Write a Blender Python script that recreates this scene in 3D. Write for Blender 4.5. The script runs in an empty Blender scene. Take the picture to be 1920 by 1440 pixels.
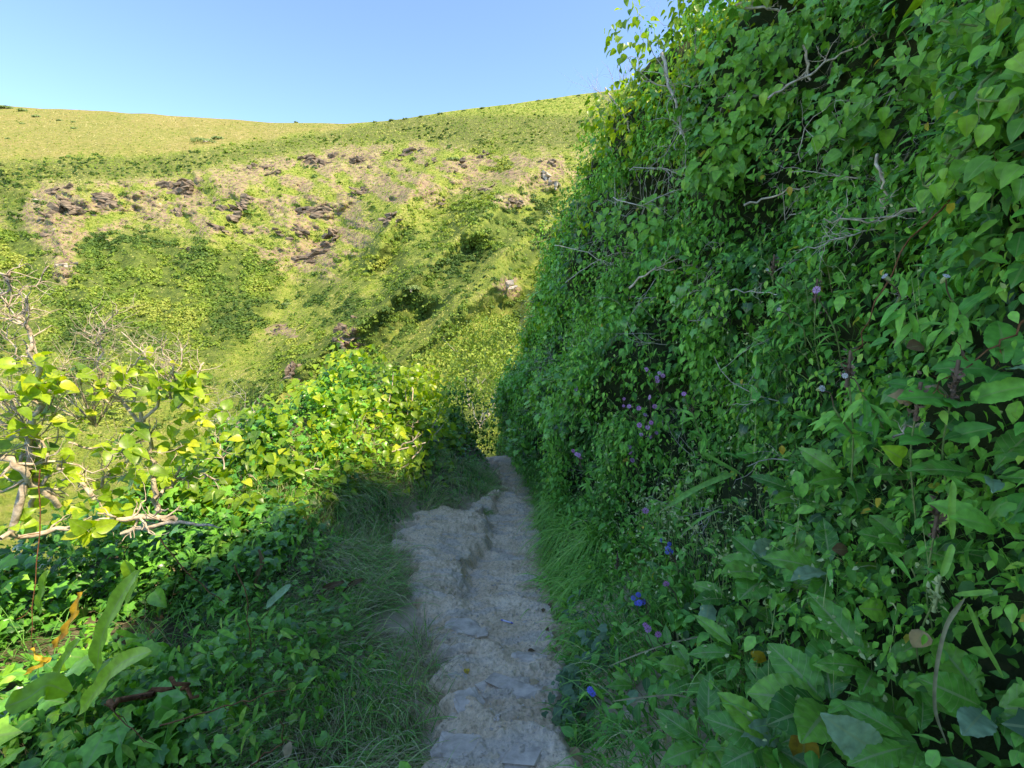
import bpy, bmesh, math, random
import numpy as np
from mathutils import Vector

# ------------------------------------------------------------------ camera, sky, sun, exposure
S = bpy.context.scene
C = S.collection
PITCH = math.radians(10.0); FPX = 880.0; EYE = 1.6
cam_d = bpy.data.cameras.new("camera"); cam = bpy.data.objects.new("camera", cam_d); C.objects.link(cam)
cam.location = (0, 0, EYE); cam.rotation_euler = (math.radians(90) - PITCH, 0, 0)
cam_d.sensor_width = 36; cam_d.lens = FPX / 1920 * 36; cam_d.clip_start = 0.02; cam_d.clip_end = 3000
S.camera = cam
SUN_EL, SUN_AZ = math.radians(55), math.radians(116)      # azimuth clockwise from +Y (the view direction)
W = bpy.data.worlds.new("World"); S.world = W; W.use_nodes = True
nt = W.node_tree; sky = nt.nodes.new('ShaderNodeTexSky'); sky.sky_type = 'NISHITA'; sky.sun_disc = False
sky.sun_elevation = SUN_EL; sky.sun_rotation = SUN_AZ
sky.air_density = 1.0; sky.dust_density = 0.0; sky.ozone_density = 10.0; sky.altitude = 4000
nt.nodes['Background'].inputs[1].default_value = 0.15
nt.links.new(sky.outputs[0], nt.nodes['Background'].inputs[0])
sd = bpy.data.lights.new("sun", 'SUN'); sd.energy = 2.0; sd.angle = math.radians(0.53); sd.color = (1.0, 0.96, 0.88)
so = bpy.data.objects.new("sun", sd); C.objects.link(so)
sdir = Vector((math.cos(SUN_EL) * math.sin(SUN_AZ), math.cos(SUN_EL) * math.cos(SUN_AZ), math.sin(SUN_EL)))
so.rotation_euler = sdir.to_track_quat('Z', 'Y').to_euler(); so.location = (20, -5, 40)
S.view_settings.view_transform = 'Standard'; S.view_settings.look = 'None'
S.view_settings.exposure = 2.06; S.view_settings.gamma = 1.0
S.view_settings.use_white_balance = True; S.view_settings.white_balance_temperature = 8800   # the camera's white balance: set for the shade
S.render.engine = 'CYCLES'
try:
    S.cycles.max_bounces = 12; S.cycles.diffuse_bounces = 8; S.cycles.transmission_bounces = 8; S.cycles.glossy_bounces = 2
except Exception: pass

# ------------------------------------------------------------------ maths helpers
R = np.random.default_rng(7)
cp, sp = math.cos(PITCH), math.sin(PITCH)
def P(u, v, d):
    """a point seen at photo pixel (u, v) and standing d metres in front of the camera"""
    xr = (np.asarray(u, float) - 960) / FPX; vu = (720 - np.asarray(v, float)) / FPX
    return np.stack([xr * d, d * cp + vu * d * sp, EYE - d * sp + vu * d * cp], -1)
def proj(p):
    p = np.asarray(p, float); y = p[..., 1]; z = p[..., 2] - EYE
    d = y * cp - z * sp; vu = y * sp + z * cp
    return 960 + FPX * p[..., 0] / d, 720 - FPX * vu / d, d
def hsh(ix, iy, iz, seed):
    h = (ix.astype(np.int64) * 374761393 + iy.astype(np.int64) * 668265263 + iz.astype(np.int64) * 2147483647 + seed * 1442695041) & 0xFFFFFFFF
    h = ((h ^ (h >> 13)) * 1274126177) & 0xFFFFFFFF
    h = ((h ^ (h >> 16)) * 2246822519) & 0xFFFFFFFF
    return ((h ^ (h >> 15)) & 0xFFFFFF) / float(0xFFFFFF)
def vnoise(x, y, z=0.0, seed=0):
    x, y, z = np.broadcast_arrays(np.asarray(x, float), np.asarray(y, float), np.asarray(z, float))
    ix, iy, iz = np.floor(x), np.floor(y), np.floor(z)
    fx, fy, fz = x - ix, y - iy, z - iz
    fx, fy, fz = [f * f * (3 - 2 * f) for f in (fx, fy, fz)]
    r = 0
    for a in (0, 1):
        for b in (0, 1):
            for c in (0, 1):
                w = (fx if a else 1 - fx) * (fy if b else 1 - fy) * (fz if c else 1 - fz)
                r = r + w * hsh(ix + a, iy + b, iz + c, seed)
    return r * 2 - 1
def fbm(x, y, z=0.0, o=4, seed=0, g=0.5):
    r, a, s = 0, 1.0, 1.0
    for k in range(o):
        r = r + a * vnoise(np.asarray(x) * s, np.asarray(y) * s, np.asarray(z) * s, seed + k * 17); a *= g; s *= 2.03
    return r
def sst(a, b, x):
    t = np.clip((np.asarray(x, float) - a) / (b - a), 0, 1); return t * t * (3 - 2 * t)
def nrm(v): return v / np.maximum(np.linalg.norm(v, axis=-1, keepdims=True), 1e-9)
def rv(n, rng=R): return nrm(rng.normal(size=(n, 3)))
def ip(x, xs, ys): return np.interp(x, xs, ys)

# ------------------------------------------------------------------ mesh accumulator
class M:
    def __init__(s): s.V = []; s.F = []; s.U = []; s.T = []; s.n = 0
    def add(s, V, F, U=None, T=None):
        V = np.asarray(V, float).reshape(-1, 3); F = np.asarray(F, np.int64)
        if len(V) == 0: return
        s.V.append(V); s.F.append(F + s.n); s.n += len(V)
        s.U.append(np.zeros((len(V), 2)) if U is None else np.asarray(U, float).reshape(-1, 2))
        s.T.append(np.full(len(V), .5) if T is None else np.broadcast_to(np.asarray(T, float), (len(V),)).copy())
    def inst(s, tpl, pos, tip, nor, size, tint, wid=None):
        """copies of a leaf template: tip = direction of the blade, nor = its face"""
        V, F, U = tpl; N = len(pos)
        if N == 0: return
        y = nrm(tip); x = nrm(np.cross(y, nor)); z = np.cross(x, y)
        size = np.broadcast_to(np.asarray(size, float), (N,))
        wx = size if wid is None else size * wid
        W_ = (V[None, :, 0:1] * (x * wx[:, None])[:, None, :] + V[None, :, 1:2] * (y * size[:, None])[:, None, :]
              + V[None, :, 2:3] * (z * size[:, None])[:, None, :] + pos[:, None, :])
        k = len(V)
        F_ = (F[None] + (np.arange(N) * k)[:, None, None]).reshape(-1, F.shape[1])
        s.add(W_.reshape(-1, 3), F_, np.tile(U, (N, 1)), np.repeat(np.broadcast_to(tint, (N,)), k))
    def build(s, name, mat, parent=None, org=(0, 0, 0), smooth=True):
        me = bpy.data.meshes.new(name)
        V = np.concatenate(s.V) - np.asarray(org, float)
        me.vertices.add(len(V)); me.vertices.foreach_set('co', V.astype(np.float32).ravel())
        loops = np.concatenate([f.ravel() for f in s.F]).astype(np.int32)
        sizes = np.concatenate([np.full(len(f), f.shape[1]) for f in s.F]).astype(np.int32)
        me.loops.add(len(loops)); me.loops.foreach_set('vertex_index', loops)
        me.polygons.add(len(sizes))
        me.polygons.foreach_set('loop_start', np.concatenate([[0], np.cumsum(sizes)[:-1]]).astype(np.int32))
        me.update(calc_edges=True)
        me.polygons.foreach_set('use_smooth', np.full(len(sizes), smooth))
        uv = me.uv_layers.new(name='UVMap'); uv.data.foreach_set('uv', np.concatenate(s.U)[loops].astype(np.float32).ravel())
        at = me.attributes.new('tint', 'FLOAT', 'POINT'); at.data.foreach_set('value', np.concatenate(s.T).astype(np.float32))
        me.materials.append(mat); me.validate(); me.update()
        o = bpy.data.objects.new(name, me); C.objects.link(o)
        if parent is not None: o.parent = parent
        else: o.location = org
        return o
    def attr(s): pass
def tag(o, label=None, cat=None, group=None, kind=None):
    if label: o['label'] = label
    if cat: o['category'] = cat
    if group: o['group'] = group
    if kind: o['kind'] = kind
    return o
def thing(name, label, cat, loc, group=None):
    o = bpy.data.objects.new(name, None); C.objects.link(o); o.location = loc; o.empty_display_size = .1
    return tag(o, label, cat, group)
def copy_tree(o, loc, rot=None, scale=None, label=None, group=None):
    c = o.copy(); C.objects.link(c); c.location = loc
    if rot is not None: c.rotation_euler = rot
    if scale is not None: c.scale = (scale,) * 3
    if label: c['label'] = label
    if group: c['group'] = group
    for ch in list(o.children):
        d = ch.copy(); C.objects.link(d); d.parent = c
        for g in list(ch.children):
            e = g.copy(); C.objects.link(e); e.parent = d
    return c

# ------------------------------------------------------------------ leaf templates (tip +Y, face +Z, length 1)
def strip(ws, fold=.25, curl=.25, cols=1, wave=0.0, ys=None):
    n = len(ws) - 1; V = []; U = []; F = []
    c = 2 * cols + 1
    for i, w in enumerate(ws):
        t = i / n if ys is None else ys[i]
        for j in range(c):
            a = (j - cols) / cols; x = a * w
            z = fold * abs(x) - curl * t * t + wave * math.sin(i * 2.1 + (1 if a > 0 else 0) * 1.3) * abs(a)
            V.append((x, t, z)); U.append((.5 + a * .5, t))
    for i in range(n):
        for j in range(c - 1): a = i * c + j; F.append((a, a + 1, a + c + 1, a + c))
    return np.array(V), np.array(F), np.array(U)
def lobed(pts, cy=.3, dome=.06, dr=.22):
    half = pts; full = half + [(-x, y) for x, y in reversed(half[1:-1])]
    V = [(0, cy, dome)] + [(x, y, -dr * (x * x + (y - cy) ** 2) + (.03 if i % 2 else 0)) for i, (x, y) in enumerate(full)]
    n = len(full); F = [(0, 1 + i, 1 + (i + 1) % n) for i in range(n)]
    F = [(a, c, b) for a, b, c in F]
    return np.array(V), np.array(F), np.array([(x + .5, y) for x, y, z in V])
IVY = lobed([(0, .03), (.24, -.1), (.45, .08), (.38, .25), (.5, .5), (.25, .62), (0, 1)], dome=.05, dr=.3)
IVY2 = lobed([(0, .04), (.26, -.1), (.42, .1), (.36, .3), (.4, .5), (.18, .7), (0, 1)], dr=.35)
HEART = strip([.2, .4, .43, .34, .2, .01], .35, .3, ys=[-.06, .1, .32, .55, .78, 1])
OVAL = strip([.05, .27, .3, .18, .01], .3, .3)
OVAL3 = strip([.08, .28, .2, .01], .3, .3, ys=[0, .3, .65, 1])
TINY = strip([.25, .3, .02], .2, .2, ys=[0, .5, 1])
LANCE = strip([.03, .11, .13, .09, .01], .3, .45)
CARD = (np.array([(-.5, -.5, 0), (.5, -.4, .1), (.45, .5, 0), (-.4, .5, .12)]), np.array([(0, 1, 2, 3)]), np.array([(0, 0), (1, 0), (1, 1), (0, 1.)]))
def ridged_leaf(ws, fold, curl, n=26, ruf=.02):
    """large crinkled leaf with quilted blade between the side veins"""
    V = []; U = []; F = []; c = 9
    for i in range(n + 1):
        t = i / n; w = np.interp(t, np.linspace(0, 1, len(ws)), ws)
        w *= 1 + .04 * math.sin(i * 2.6)
        for j in range(c):
            a = (j - 4) / 4; x = a * w
            q = abs(math.sin((t - abs(a) * .12) * 26))
            z = fold * abs(x) * (1 - .4 * abs(a)) - curl * t * t + ruf * q * min(1, abs(a) * 3) * (1 - t * .5) + .018 * math.sin(i * 1.1 + j) * abs(a) ** 3
            V.append((x, t, z)); U.append((.5 + a * .5, t))
    for i in range(n):
        for j in range(c - 1): k = i * c + j; F.append((k, k + 1, k + c + 1, k + c))
    return np.array(V), np.array(F), np.array(U)
DOCK = ridged_leaf([.02, .03, .08, .14, .17, .18, .17, .14, .08, .005], .35, .4, ruf=.02)
BROAD = ridged_leaf([.04, .16, .25, .29, .28, .24, .16, .01], .3, .35, ruf=.018)
TONGUE = ridged_leaf([.03, .055, .06, .065, .07, .065, .055, .035, .005], .2, .3, ruf=.003)

def blades(m, base, d0, L, Wd, droop, tint, nseg=5, rng=R):
    N = len(base); t = np.linspace(0, 1, nseg + 1)
    d0 = nrm(d0); L = np.broadcast_to(L, (N,)); Wd = np.broadcast_to(Wd, (N,)); droop = np.broadcast_to(droop, (N,))
    side = nrm(np.cross(d0, rv(N, rng) * .5 + np.array([0, 0, 1.])))
    c = base[:, None] + d0[:, None] * (L[:, None] * t)[..., None]
    c = c + np.array([0, 0, -1.]) * (L * droop)[:, None, None] * (t ** 2.2)[None, :, None]
    w = Wd[:, None] * np.clip((1 - t) ** .6, .04, 1)[None] * .5
    A = c - side[:, None] * w[..., None]; B = c + side[:, None] * w[..., None]
    V = np.stack([A, B], 2).reshape(-1, 3); k = 2 * (nseg + 1)
    q = np.array([(2 * i, 2 * i + 1, 2 * i + 3, 2 * i + 2) for i in range(nseg)])
    F = (q[None] + (np.arange(N) * k)[:, None, None]).reshape(-1, 4)
    U = np.tile(np.stack([np.tile([0, 1.], nseg + 1), np.repeat(t, 2)], -1), (N, 1))
    m.add(V, F, U, np.repeat(np.broadcast_to(tint, (N,)), k))
def tube(m, pts, rad, k=6, tint=.5, cap=True):
    pts = np.asarray(pts, float); n = len(pts); rad = np.broadcast_to(rad, (n,))
    tg = nrm(np.gradient(pts, axis=0)); ref = np.array([.3, .2, 1.]) if abs(tg[0, 2]) < .9 else np.array([1, 0, 0.])
    a = nrm(np.cross(tg, ref)); b = np.cross(tg, a)
    an = np.arange(k) * 2 * math.pi / k
    V = pts[:, None] + rad[:, None, None] * (np.cos(an)[None, :, None] * a[:, None] + np.sin(an)[None, :, None] * b[:, None])
    F = [(i * k + j, i * k + (j + 1) % k, (i + 1) * k + (j + 1) % k, (i + 1) * k + j) for i in range(n - 1) for j in range(k)]
    U = np.stack(np.meshgrid(np.arange(k) / k, np.arange(n) * .3), -1)
    m.add(V.reshape(-1, 3), np.array(F), U.reshape(-1, 2), tint)
    if cap: m.add(V[-1], np.array([list(range(k))]), None, tint)
def smooth_line(pts, n=4, jit=0.0, rng=R):
    pts = np.asarray(pts, float); out = []
    for i in range(len(pts) - 1):
        p0 = pts[max(i - 1, 0)]; p1 = pts[i]; p2 = pts[i + 1]; p3 = pts[min(i + 2, len(pts) - 1)]
        for k in range(n):
            t = k / n
            out.append(.5 * ((2 * p1) + (-p0 + p2) * t + (2 * p0 - 5 * p1 + 4 * p2 - p3) * t * t + (-p0 + 3 * p1 - 3 * p2 + p3) * t ** 3))
    out.append(pts[-1]); out = np.array(out)
    if jit: out[1:-1] += rng.normal(size=out[1:-1].shape) * jit
    return out
def twig(m, p, d, L, r, depth, rng, kids=3, wig=.25, grav=0.0, tips=None, spread=.8, k=5):
    n = 5; pts = [np.array(p, float)]; d = nrm(np.array(d, float))
    for i in range(n):
        d = nrm(d + rng.normal(size=3) * wig + np.array([0, 0, grav])); pts.append(pts[-1] + d * L / n)
    rad = np.linspace(r, r * .45, n + 1)
    tube(m, pts, rad, k if depth > 0 else 4, rng.random())
    if depth > 0:
        for j in range(kids):
            i = rng.integers(1, n + 1); dd = nrm(nrm(pts[min(i, n)] - pts[i - 1]) + rng.normal(size=3) * spread)
            twig(m, pts[i], dd, L * rng.uniform(.45, .75), rad[i] * .7, depth - 1, rng, kids, wig, grav, tips, spread, k)
    elif tips is not None: tips.append((pts[-1], d))

# ------------------------------------------------------------------ materials
def newmat(name):
    m = bpy.data.materials.new(name); m.use_nodes = True; n = m.node_tree; n.nodes.clear()
    return m, n, n.nodes.new, n.links.new
def ramp(N, stops):
    r = N('ShaderNodeValToRGB'); e = r.color_ramp.elements
    e[0].position = stops[0][0]; e[0].color = (*stops[0][1], 1); e[1].position = stops[-1][0]; e[1].color = (*stops[-1][1], 1)
    for p, c in stops[1:-1]: x = e.new(p); x.color = (*c, 1)
    return r
GAIN = {'ivy leaf': 2.2, 'adult ivy leaf': 1.8, 'spray leaf': 1.6, 'small leaf': 2.1, 'herb leaf': 2.1, 'broad leaf': 1.5, 'grass blade': 2.0, 'lush grass blade': 2.1, 'scrub leaf': 1.3, 'gorse foliage': 3.0, 'fern frond': 1.7}
def leafmat(name, stops, trans=.25, rough=.45, spec=.4, vein=0.0, tcol=(1.3, 1.35, .5), spots=0.0, sidev=False):
    k_ = GAIN.get(name, 1.0); stops = [(p_, tuple(min(.62, c_ * k_) for c_ in c)) for p_, c in stops]
    m, n, N, Lk = newmat(name)
    a = N('ShaderNodeAttribute'); a.attribute_name = 'tint'
    r = ramp(N, stops); Lk(a.outputs['Fac'], r.inputs[0]); col = r.outputs[0]
    g = N('ShaderNodeTexCoord')
    nz = N('ShaderNodeTexNoise'); nz.inputs['Scale'].default_value = 60; Lk(g.outputs['Object'], nz.inputs['Vector'])
    hv = N('ShaderNodeHueSaturation'); mr = N('ShaderNodeMapRange'); mr.inputs[1].default_value = .3; mr.inputs[2].default_value = .7
    mr.inputs[3].default_value = .75; mr.inputs[4].default_value = 1.2
    Lk(nz.outputs['Fac'], mr.inputs[0]); Lk(mr.outputs[0], hv.inputs['Value']); Lk(col, hv.inputs['Color']); col = hv.outputs[0]
    bumph = None
    if vein > 0:
        u = N('ShaderNodeUVMap'); s = N('ShaderNodeSeparateXYZ'); Lk(u.outputs[0], s.inputs[0])
        def mth(op, x, y=None):
            q = N('ShaderNodeMath'); q.operation = op
            for i, w in enumerate((x, y)):
                if w is None: continue
                if isinstance(w, (int, float)): q.inputs[i].default_value = w
                else: Lk(w, q.inputs[i])
            return q.outputs[0]
        ax = mth('ABSOLUTE', mth('SUBTRACT', s.outputs[0], .5))
        mid = mth('LESS_THAN', ax, .035)
        if sidev:
            sv = mth('SUBTRACT', s.outputs[1], mth('MULTIPLY', ax, .35))
            fr = mth('ABSOLUTE', mth('SUBTRACT', mth('FRACT', mth('MULTIPLY', sv, 9)), .5))
            mid = mth('MAXIMUM', mid, mth('MULTIPLY', mth('LESS_THAN', fr, .05), .6))
        mx = N('ShaderNodeMix'); mx.data_type = 'RGBA'; Lk(mth('MULTIPLY', mid, vein), mx.inputs[0]); Lk(col, mx.inputs[6])
        mx.inputs[7].default_value = (.3, .38, .16, 1); col = mx.outputs[2]
    if spots > 0:
        n2 = N('ShaderNodeTexNoise'); n2.inputs['Scale'].default_value = 25; n2.inputs['Detail'].default_value = 4; Lk(g.outputs['Object'], n2.inputs['Vector'])
        r2 = ramp(N, [(.58, (0, 0, 0)), (.68, (1, 1, 1))]); Lk(n2.outputs['Fac'], r2.inputs[0])
        mx = N('ShaderNodeMix'); mx.data_type = 'RGBA'; q = N('ShaderNodeMath'); q.operation = 'MULTIPLY'; Lk(r2.outputs[0], q.inputs[0]); q.inputs[1].default_value = spots
        Lk(q.outputs[0], mx.inputs[0]); Lk(col, mx.inputs[6]); mx.inputs[7].default_value = (.16, .07, .015, 1); col = mx.outputs[2]
    b = N('ShaderNodeBsdfPrincipled'); Lk(col, b.inputs['Base Color']); b.inputs['Roughness'].default_value = rough
    b.inputs['Specular IOR Level'].default_value = spec
    t = N('ShaderNodeBsdfTranslucent'); mc = N('ShaderNodeMix'); mc.data_type = 'RGBA'; mc.blend_type = 'MULTIPLY'; mc.inputs[0].default_value = 1
    mc.clamp_result = False
    Lk(col, mc.inputs[6]); mc.inputs[7].default_value = (*tcol, 1); Lk(mc.outputs[2], t.inputs['Color'])
    ms = N('ShaderNodeMixShader'); ms.inputs[0].default_value = trans; Lk(b.outputs[0], ms.inputs[1]); Lk(t.outputs[0], ms.inputs[2])
    o = N('ShaderNodeOutputMaterial'); Lk(ms.outputs[0], o.inputs[0]); return m
def woodmat(name, c1, c2, scale=60, c3=None):
    m, n, N, Lk = newmat(name); g = N('ShaderNodeTexCoord')
    a = N('ShaderNodeTexNoise'); a.inputs['Scale'].default_value = scale; a.inputs['Detail'].default_value = 6; Lk(g.outputs['Object'], a.inputs['Vector'])
    r = ramp(N, [(.35, c1), (.6, c2)] + ([(.72, c3)] if c3 else [])); Lk(a.outputs['Fac'], r.inputs[0])
    b = N('ShaderNodeBsdfPrincipled'); b.inputs['Roughness'].default_value = .9; b.inputs['Specular IOR Level'].default_value = .15
    Lk(r.outputs[0], b.inputs['Base Color']); bp = N('ShaderNodeBump'); bp.inputs['Strength'].default_value = .6; bp.inputs['Distance'].default_value = .01
    Lk(a.outputs['Fac'], bp.inputs['Height']); Lk(bp.outputs[0], b.inputs['Normal'])
    o = N('ShaderNodeOutputMaterial'); Lk(b.outputs[0], o.inputs[0]); return m
MT = {}
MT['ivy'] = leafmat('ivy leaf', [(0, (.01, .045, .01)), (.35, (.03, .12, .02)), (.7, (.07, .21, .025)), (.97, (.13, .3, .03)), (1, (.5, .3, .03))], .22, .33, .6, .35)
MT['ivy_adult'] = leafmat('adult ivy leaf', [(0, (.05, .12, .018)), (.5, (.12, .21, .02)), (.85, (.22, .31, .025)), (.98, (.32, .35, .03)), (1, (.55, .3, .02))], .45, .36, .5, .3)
MT['spray'] = leafmat('spray leaf', [(0, (.05, .16, .02)), (.6, (.1, .27, .03)), (1, (.2, .36, .04))], .32, .4, .4, .3)
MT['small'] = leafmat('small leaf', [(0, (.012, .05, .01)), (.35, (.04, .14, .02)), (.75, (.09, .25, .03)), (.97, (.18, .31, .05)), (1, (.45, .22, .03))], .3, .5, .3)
MT['herb'] = leafmat('herb leaf', [(0, (.015, .07, .015)), (.45, (.045, .19, .028)), (1, (.12, .31, .045))], .28, .45, .35, .4)
MT['dock'] = leafmat('broad leaf', [(0, (.025, .12, .018)), (.5, (.065, .23, .028)), (1, (.15, .34, .04))], .25, .38, .5, .7, sidev=True, spots=.25)
MT['pale'] = leafmat('pale leaf underside', [(0, (.2, .36, .2)), (1, (.28, .42, .22))], .2, .6, .2, .5, sidev=True)
MT['greyleaf'] = leafmat('grey green leaf', [(0, (.07, .17, .09)), (1, (.16, .28, .15))], .2, .6, .2, .3)
MT['fern'] = leafmat('fern frond', [(0, (.1, .22, .02)), (1, (.2, .34, .03))], .3, .45, .35, .5, spots=.15)
MT['grass'] = leafmat('grass blade', [(0, (.03, .12, .03)), (.5, (.06, .19, .04)), (.85, (.12, .27, .06)), (1, (.38, .36, .17))], .3, .5, .3)
MT['grassblue'] = leafmat('lush grass blade', [(0, (.04, .14, .03)), (.6, (.09, .25, .04)), (1, (.18, .36, .07))], .3, .45, .35)
MT['straw'] = leafmat('dry grass blade', [(0, (.2, .17, .08)), (.6, (.38, .33, .18)), (1, (.6, .55, .36))], .2, .6, .2, tcol=(1, .95, .7))
MT['dead'] = leafmat('dead leaf', [(0, (.1, .055, .03)), (.5, (.26, .15, .07)), (.8, (.45, .3, .15)), (1, (.62, .5, .33))], .15, .6, .2, .3, tcol=(1.1, .8, .5), sidev=True)
MT['yellow'] = leafmat('yellowed leaf', [(0, (.35, .2, .02)), (1, (.6, .42, .04))], .25, .5, .3, .3, tcol=(1.1, .9, .4), spots=.7)
MT['pink'] = leafmat('pink petal', [(0, (.75, .2, .5)), (1, (.9, .38, .7))], .3, .5, .2, tcol=(1, .8, 1.1))
MT['blue'] = leafmat('blue petal', [(0, (.08, .12, .6)), (1, (.2, .25, .8))], .3, .5, .2, tcol=(.8, .8, 1.1))
MT['bud'] = leafmat('pale bud', [(0, (.3, .4, .14)), (1, (.55, .6, .3))], .2, .6, .2, tcol=(1, 1, .7))
MT['calyx'] = leafmat('calyx', [(0, (.12, .07, .05)), (1, (.22, .15, .1))], .1, .6, .2, tcol=(1, .8, .6))
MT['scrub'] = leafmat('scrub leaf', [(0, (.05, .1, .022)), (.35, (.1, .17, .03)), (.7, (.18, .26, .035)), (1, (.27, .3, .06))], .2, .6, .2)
MT['gorse'] = leafmat('gorse foliage', [(0, (.045, .07, .025)), (1, (.1, .13, .04))], .1, .7, .2)
MT['stem'] = woodmat('green stem', (.1, .18, .05), (.2, .26, .09), 80)
MT['bark'] = woodmat('weathered bark', (.36, .28, .2), (.62, .52, .4), 45, (.75, .68, .58))
MT['twig'] = woodmat('grey dead twig', (.36, .31, .25), (.56, .5, .42), 50, (.7, .66, .58))
MT['brownwood'] = woodmat('brown root', (.12, .05, .02), (.25, .11, .05), 60)
def rockmat(name, c1, c2, c3, sc):
    m, n, N, Lk = newmat(name); g = N('ShaderNodeTexCoord')
    mp = N('ShaderNodeMapping'); mp.inputs['Rotation'].default_value = (.3, .45, .2); mp.inputs['Scale'].default_value = (.35, .5, 2.4); Lk(g.outputs['Object'], mp.inputs[0])
    a = N('ShaderNodeTexNoise'); a.inputs['Scale'].default_value = sc; a.inputs['Detail'].default_value = 8; a.inputs['Roughness'].default_value = .65; Lk(mp.outputs[0], a.inputs['Vector'])
    r = ramp(N, [(.36, c1), (.5, c2), (.64, c3)]); Lk(a.outputs['Fac'], r.inputs[0])
    b = N('ShaderNodeBsdfPrincipled'); b.inputs['Roughness'].default_value = .9; b.inputs['Specular IOR Level'].default_value = .2
    Lk(r.outputs[0], b.inputs['Base Color']); bp = N('ShaderNodeBump'); bp.inputs['Strength'].default_value = .9; bp.inputs['Distance'].default_value = .3 / sc
    Lk(a.outputs['Fac'], bp.inputs['Height']); Lk(bp.outputs[0], b.inputs['Normal'])
    o = N('ShaderNodeOutputMaterial'); Lk(b.outputs[0], o.inputs[0]); return m
MT['rock'] = rockmat('slate rock', (.065, .047, .032), (.18, .135, .095), (.36, .28, .19), 1.6)
MT['rockpale'] = rockmat('pale rock', (.3, .25, .2), (.45, .38, .3), (.58, .5, .4), 1.0)
MT['stone'] = rockmat('path stone', (.34, .28, .22), (.52, .43, .34), (.7, .58, .46), 30)

#@@HILL
# ------------------------------------------------------------------ the far hillside (one terrain sheet)
UK = [-900, -300, 0, 300, 600, 800, 1000, 1300, 2400]
VK = [-30, 60, 115, 185, 285, 385, 485, 585, 685, 785, 900, 1000]      # pixels below the skyline
SKY_U = [-900, 0, 250, 500, 650, 720, 800, 950, 1100, 1300, 2400]
SKY_V = [150, 198, 212, 229, 231, 227, 215, 195, 176, 150, 60]
DT = np.array([
 [330, 185, 155, 140, 115, 95, 75, 60, 45, 36, 28, 22],
 [310, 185, 155, 140, 115, 95, 75, 60, 45, 36, 28, 22],
 [290, 180, 150, 136, 112, 92, 72, 58, 45, 36, 28, 22],
 [262, 172, 148, 132, 110, 88, 68, 52, 42, 34, 27, 21],
 [235, 168, 145, 128, 104, 82, 60, 44, 33, 26, 20, 16],
 [215, 160, 135, 116, 92, 66, 46, 32, 23, 18, 14, 11],
 [200, 150, 125, 105, 80, 56, 36, 24, 17, 13, 11, 9],
 [195, 145, 120, 100, 75, 50, 32, 22, 16, 13, 11, 9],
 [195, 145, 120, 100, 75, 50, 32, 22, 16, 13, 11, 9]], float)
def seg_dist(u, v, pl):
    best = np.full(u.shape, 1e9); sgn = np.zeros(u.shape); tt = np.zeros(u.shape); n = len(pl) - 1
    for i in range(n):
        a = np.array(pl[i], float); b = np.array(pl[i + 1], float); d = b - a; L2 = (d ** 2).sum()
        t = np.clip(((u - a[0]) * d[0] + (v - a[1]) * d[1]) / L2, 0, 1)
        px = u - a[0] - t * d[0]; py = v - a[1] - t * d[1]; q = np.hypot(px, py)
        s = np.sign(d[0] * py - d[1] * px); m = q < best
        best = np.where(m, q, best); sgn = np.where(m, s, sgn); tt = np.where(m, (i + t) / n, tt)
    return best, sgn, tt
RIBS = [([(1050, 285), (960, 345), (905, 400), (800, 500), (700, 590), (560, 690), (430, 790)], 70, .26),
        ([(880, 250), (790, 330), (730, 420), (690, 510), (620, 590), (500, 700)], 45, .16),
        ([(1000, 420), (950, 470), (870, 560), (800, 640), (700, 720)], 50, .21),
        ([(760, 330), (700, 380), (640, 450)], 26, .05), ([(960, 480), (900, 560), (850, 610)], 30, .07),
        ([(380, 300), (420, 380), (380, 450), (330, 560)], 60, .04),
        ([(150, 340), (90, 400), (120, 480), (60, 620)], 60, .05),
        ([(640, 300), (590, 380), (600, 440)], 40, .03),
        ([(1080, 420), (1040, 520), (1020, 640), (980, 720)], 40, .12)]
GULLY = [([(610, 420), (560, 510), (530, 590), (440, 690)], 35, .05), ([(820, 330), (730, 480), (690, 560)], 22, .03),
         ([(1000, 330), (985, 480), (960, 620), (900, 760)], 30, .05)]
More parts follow.
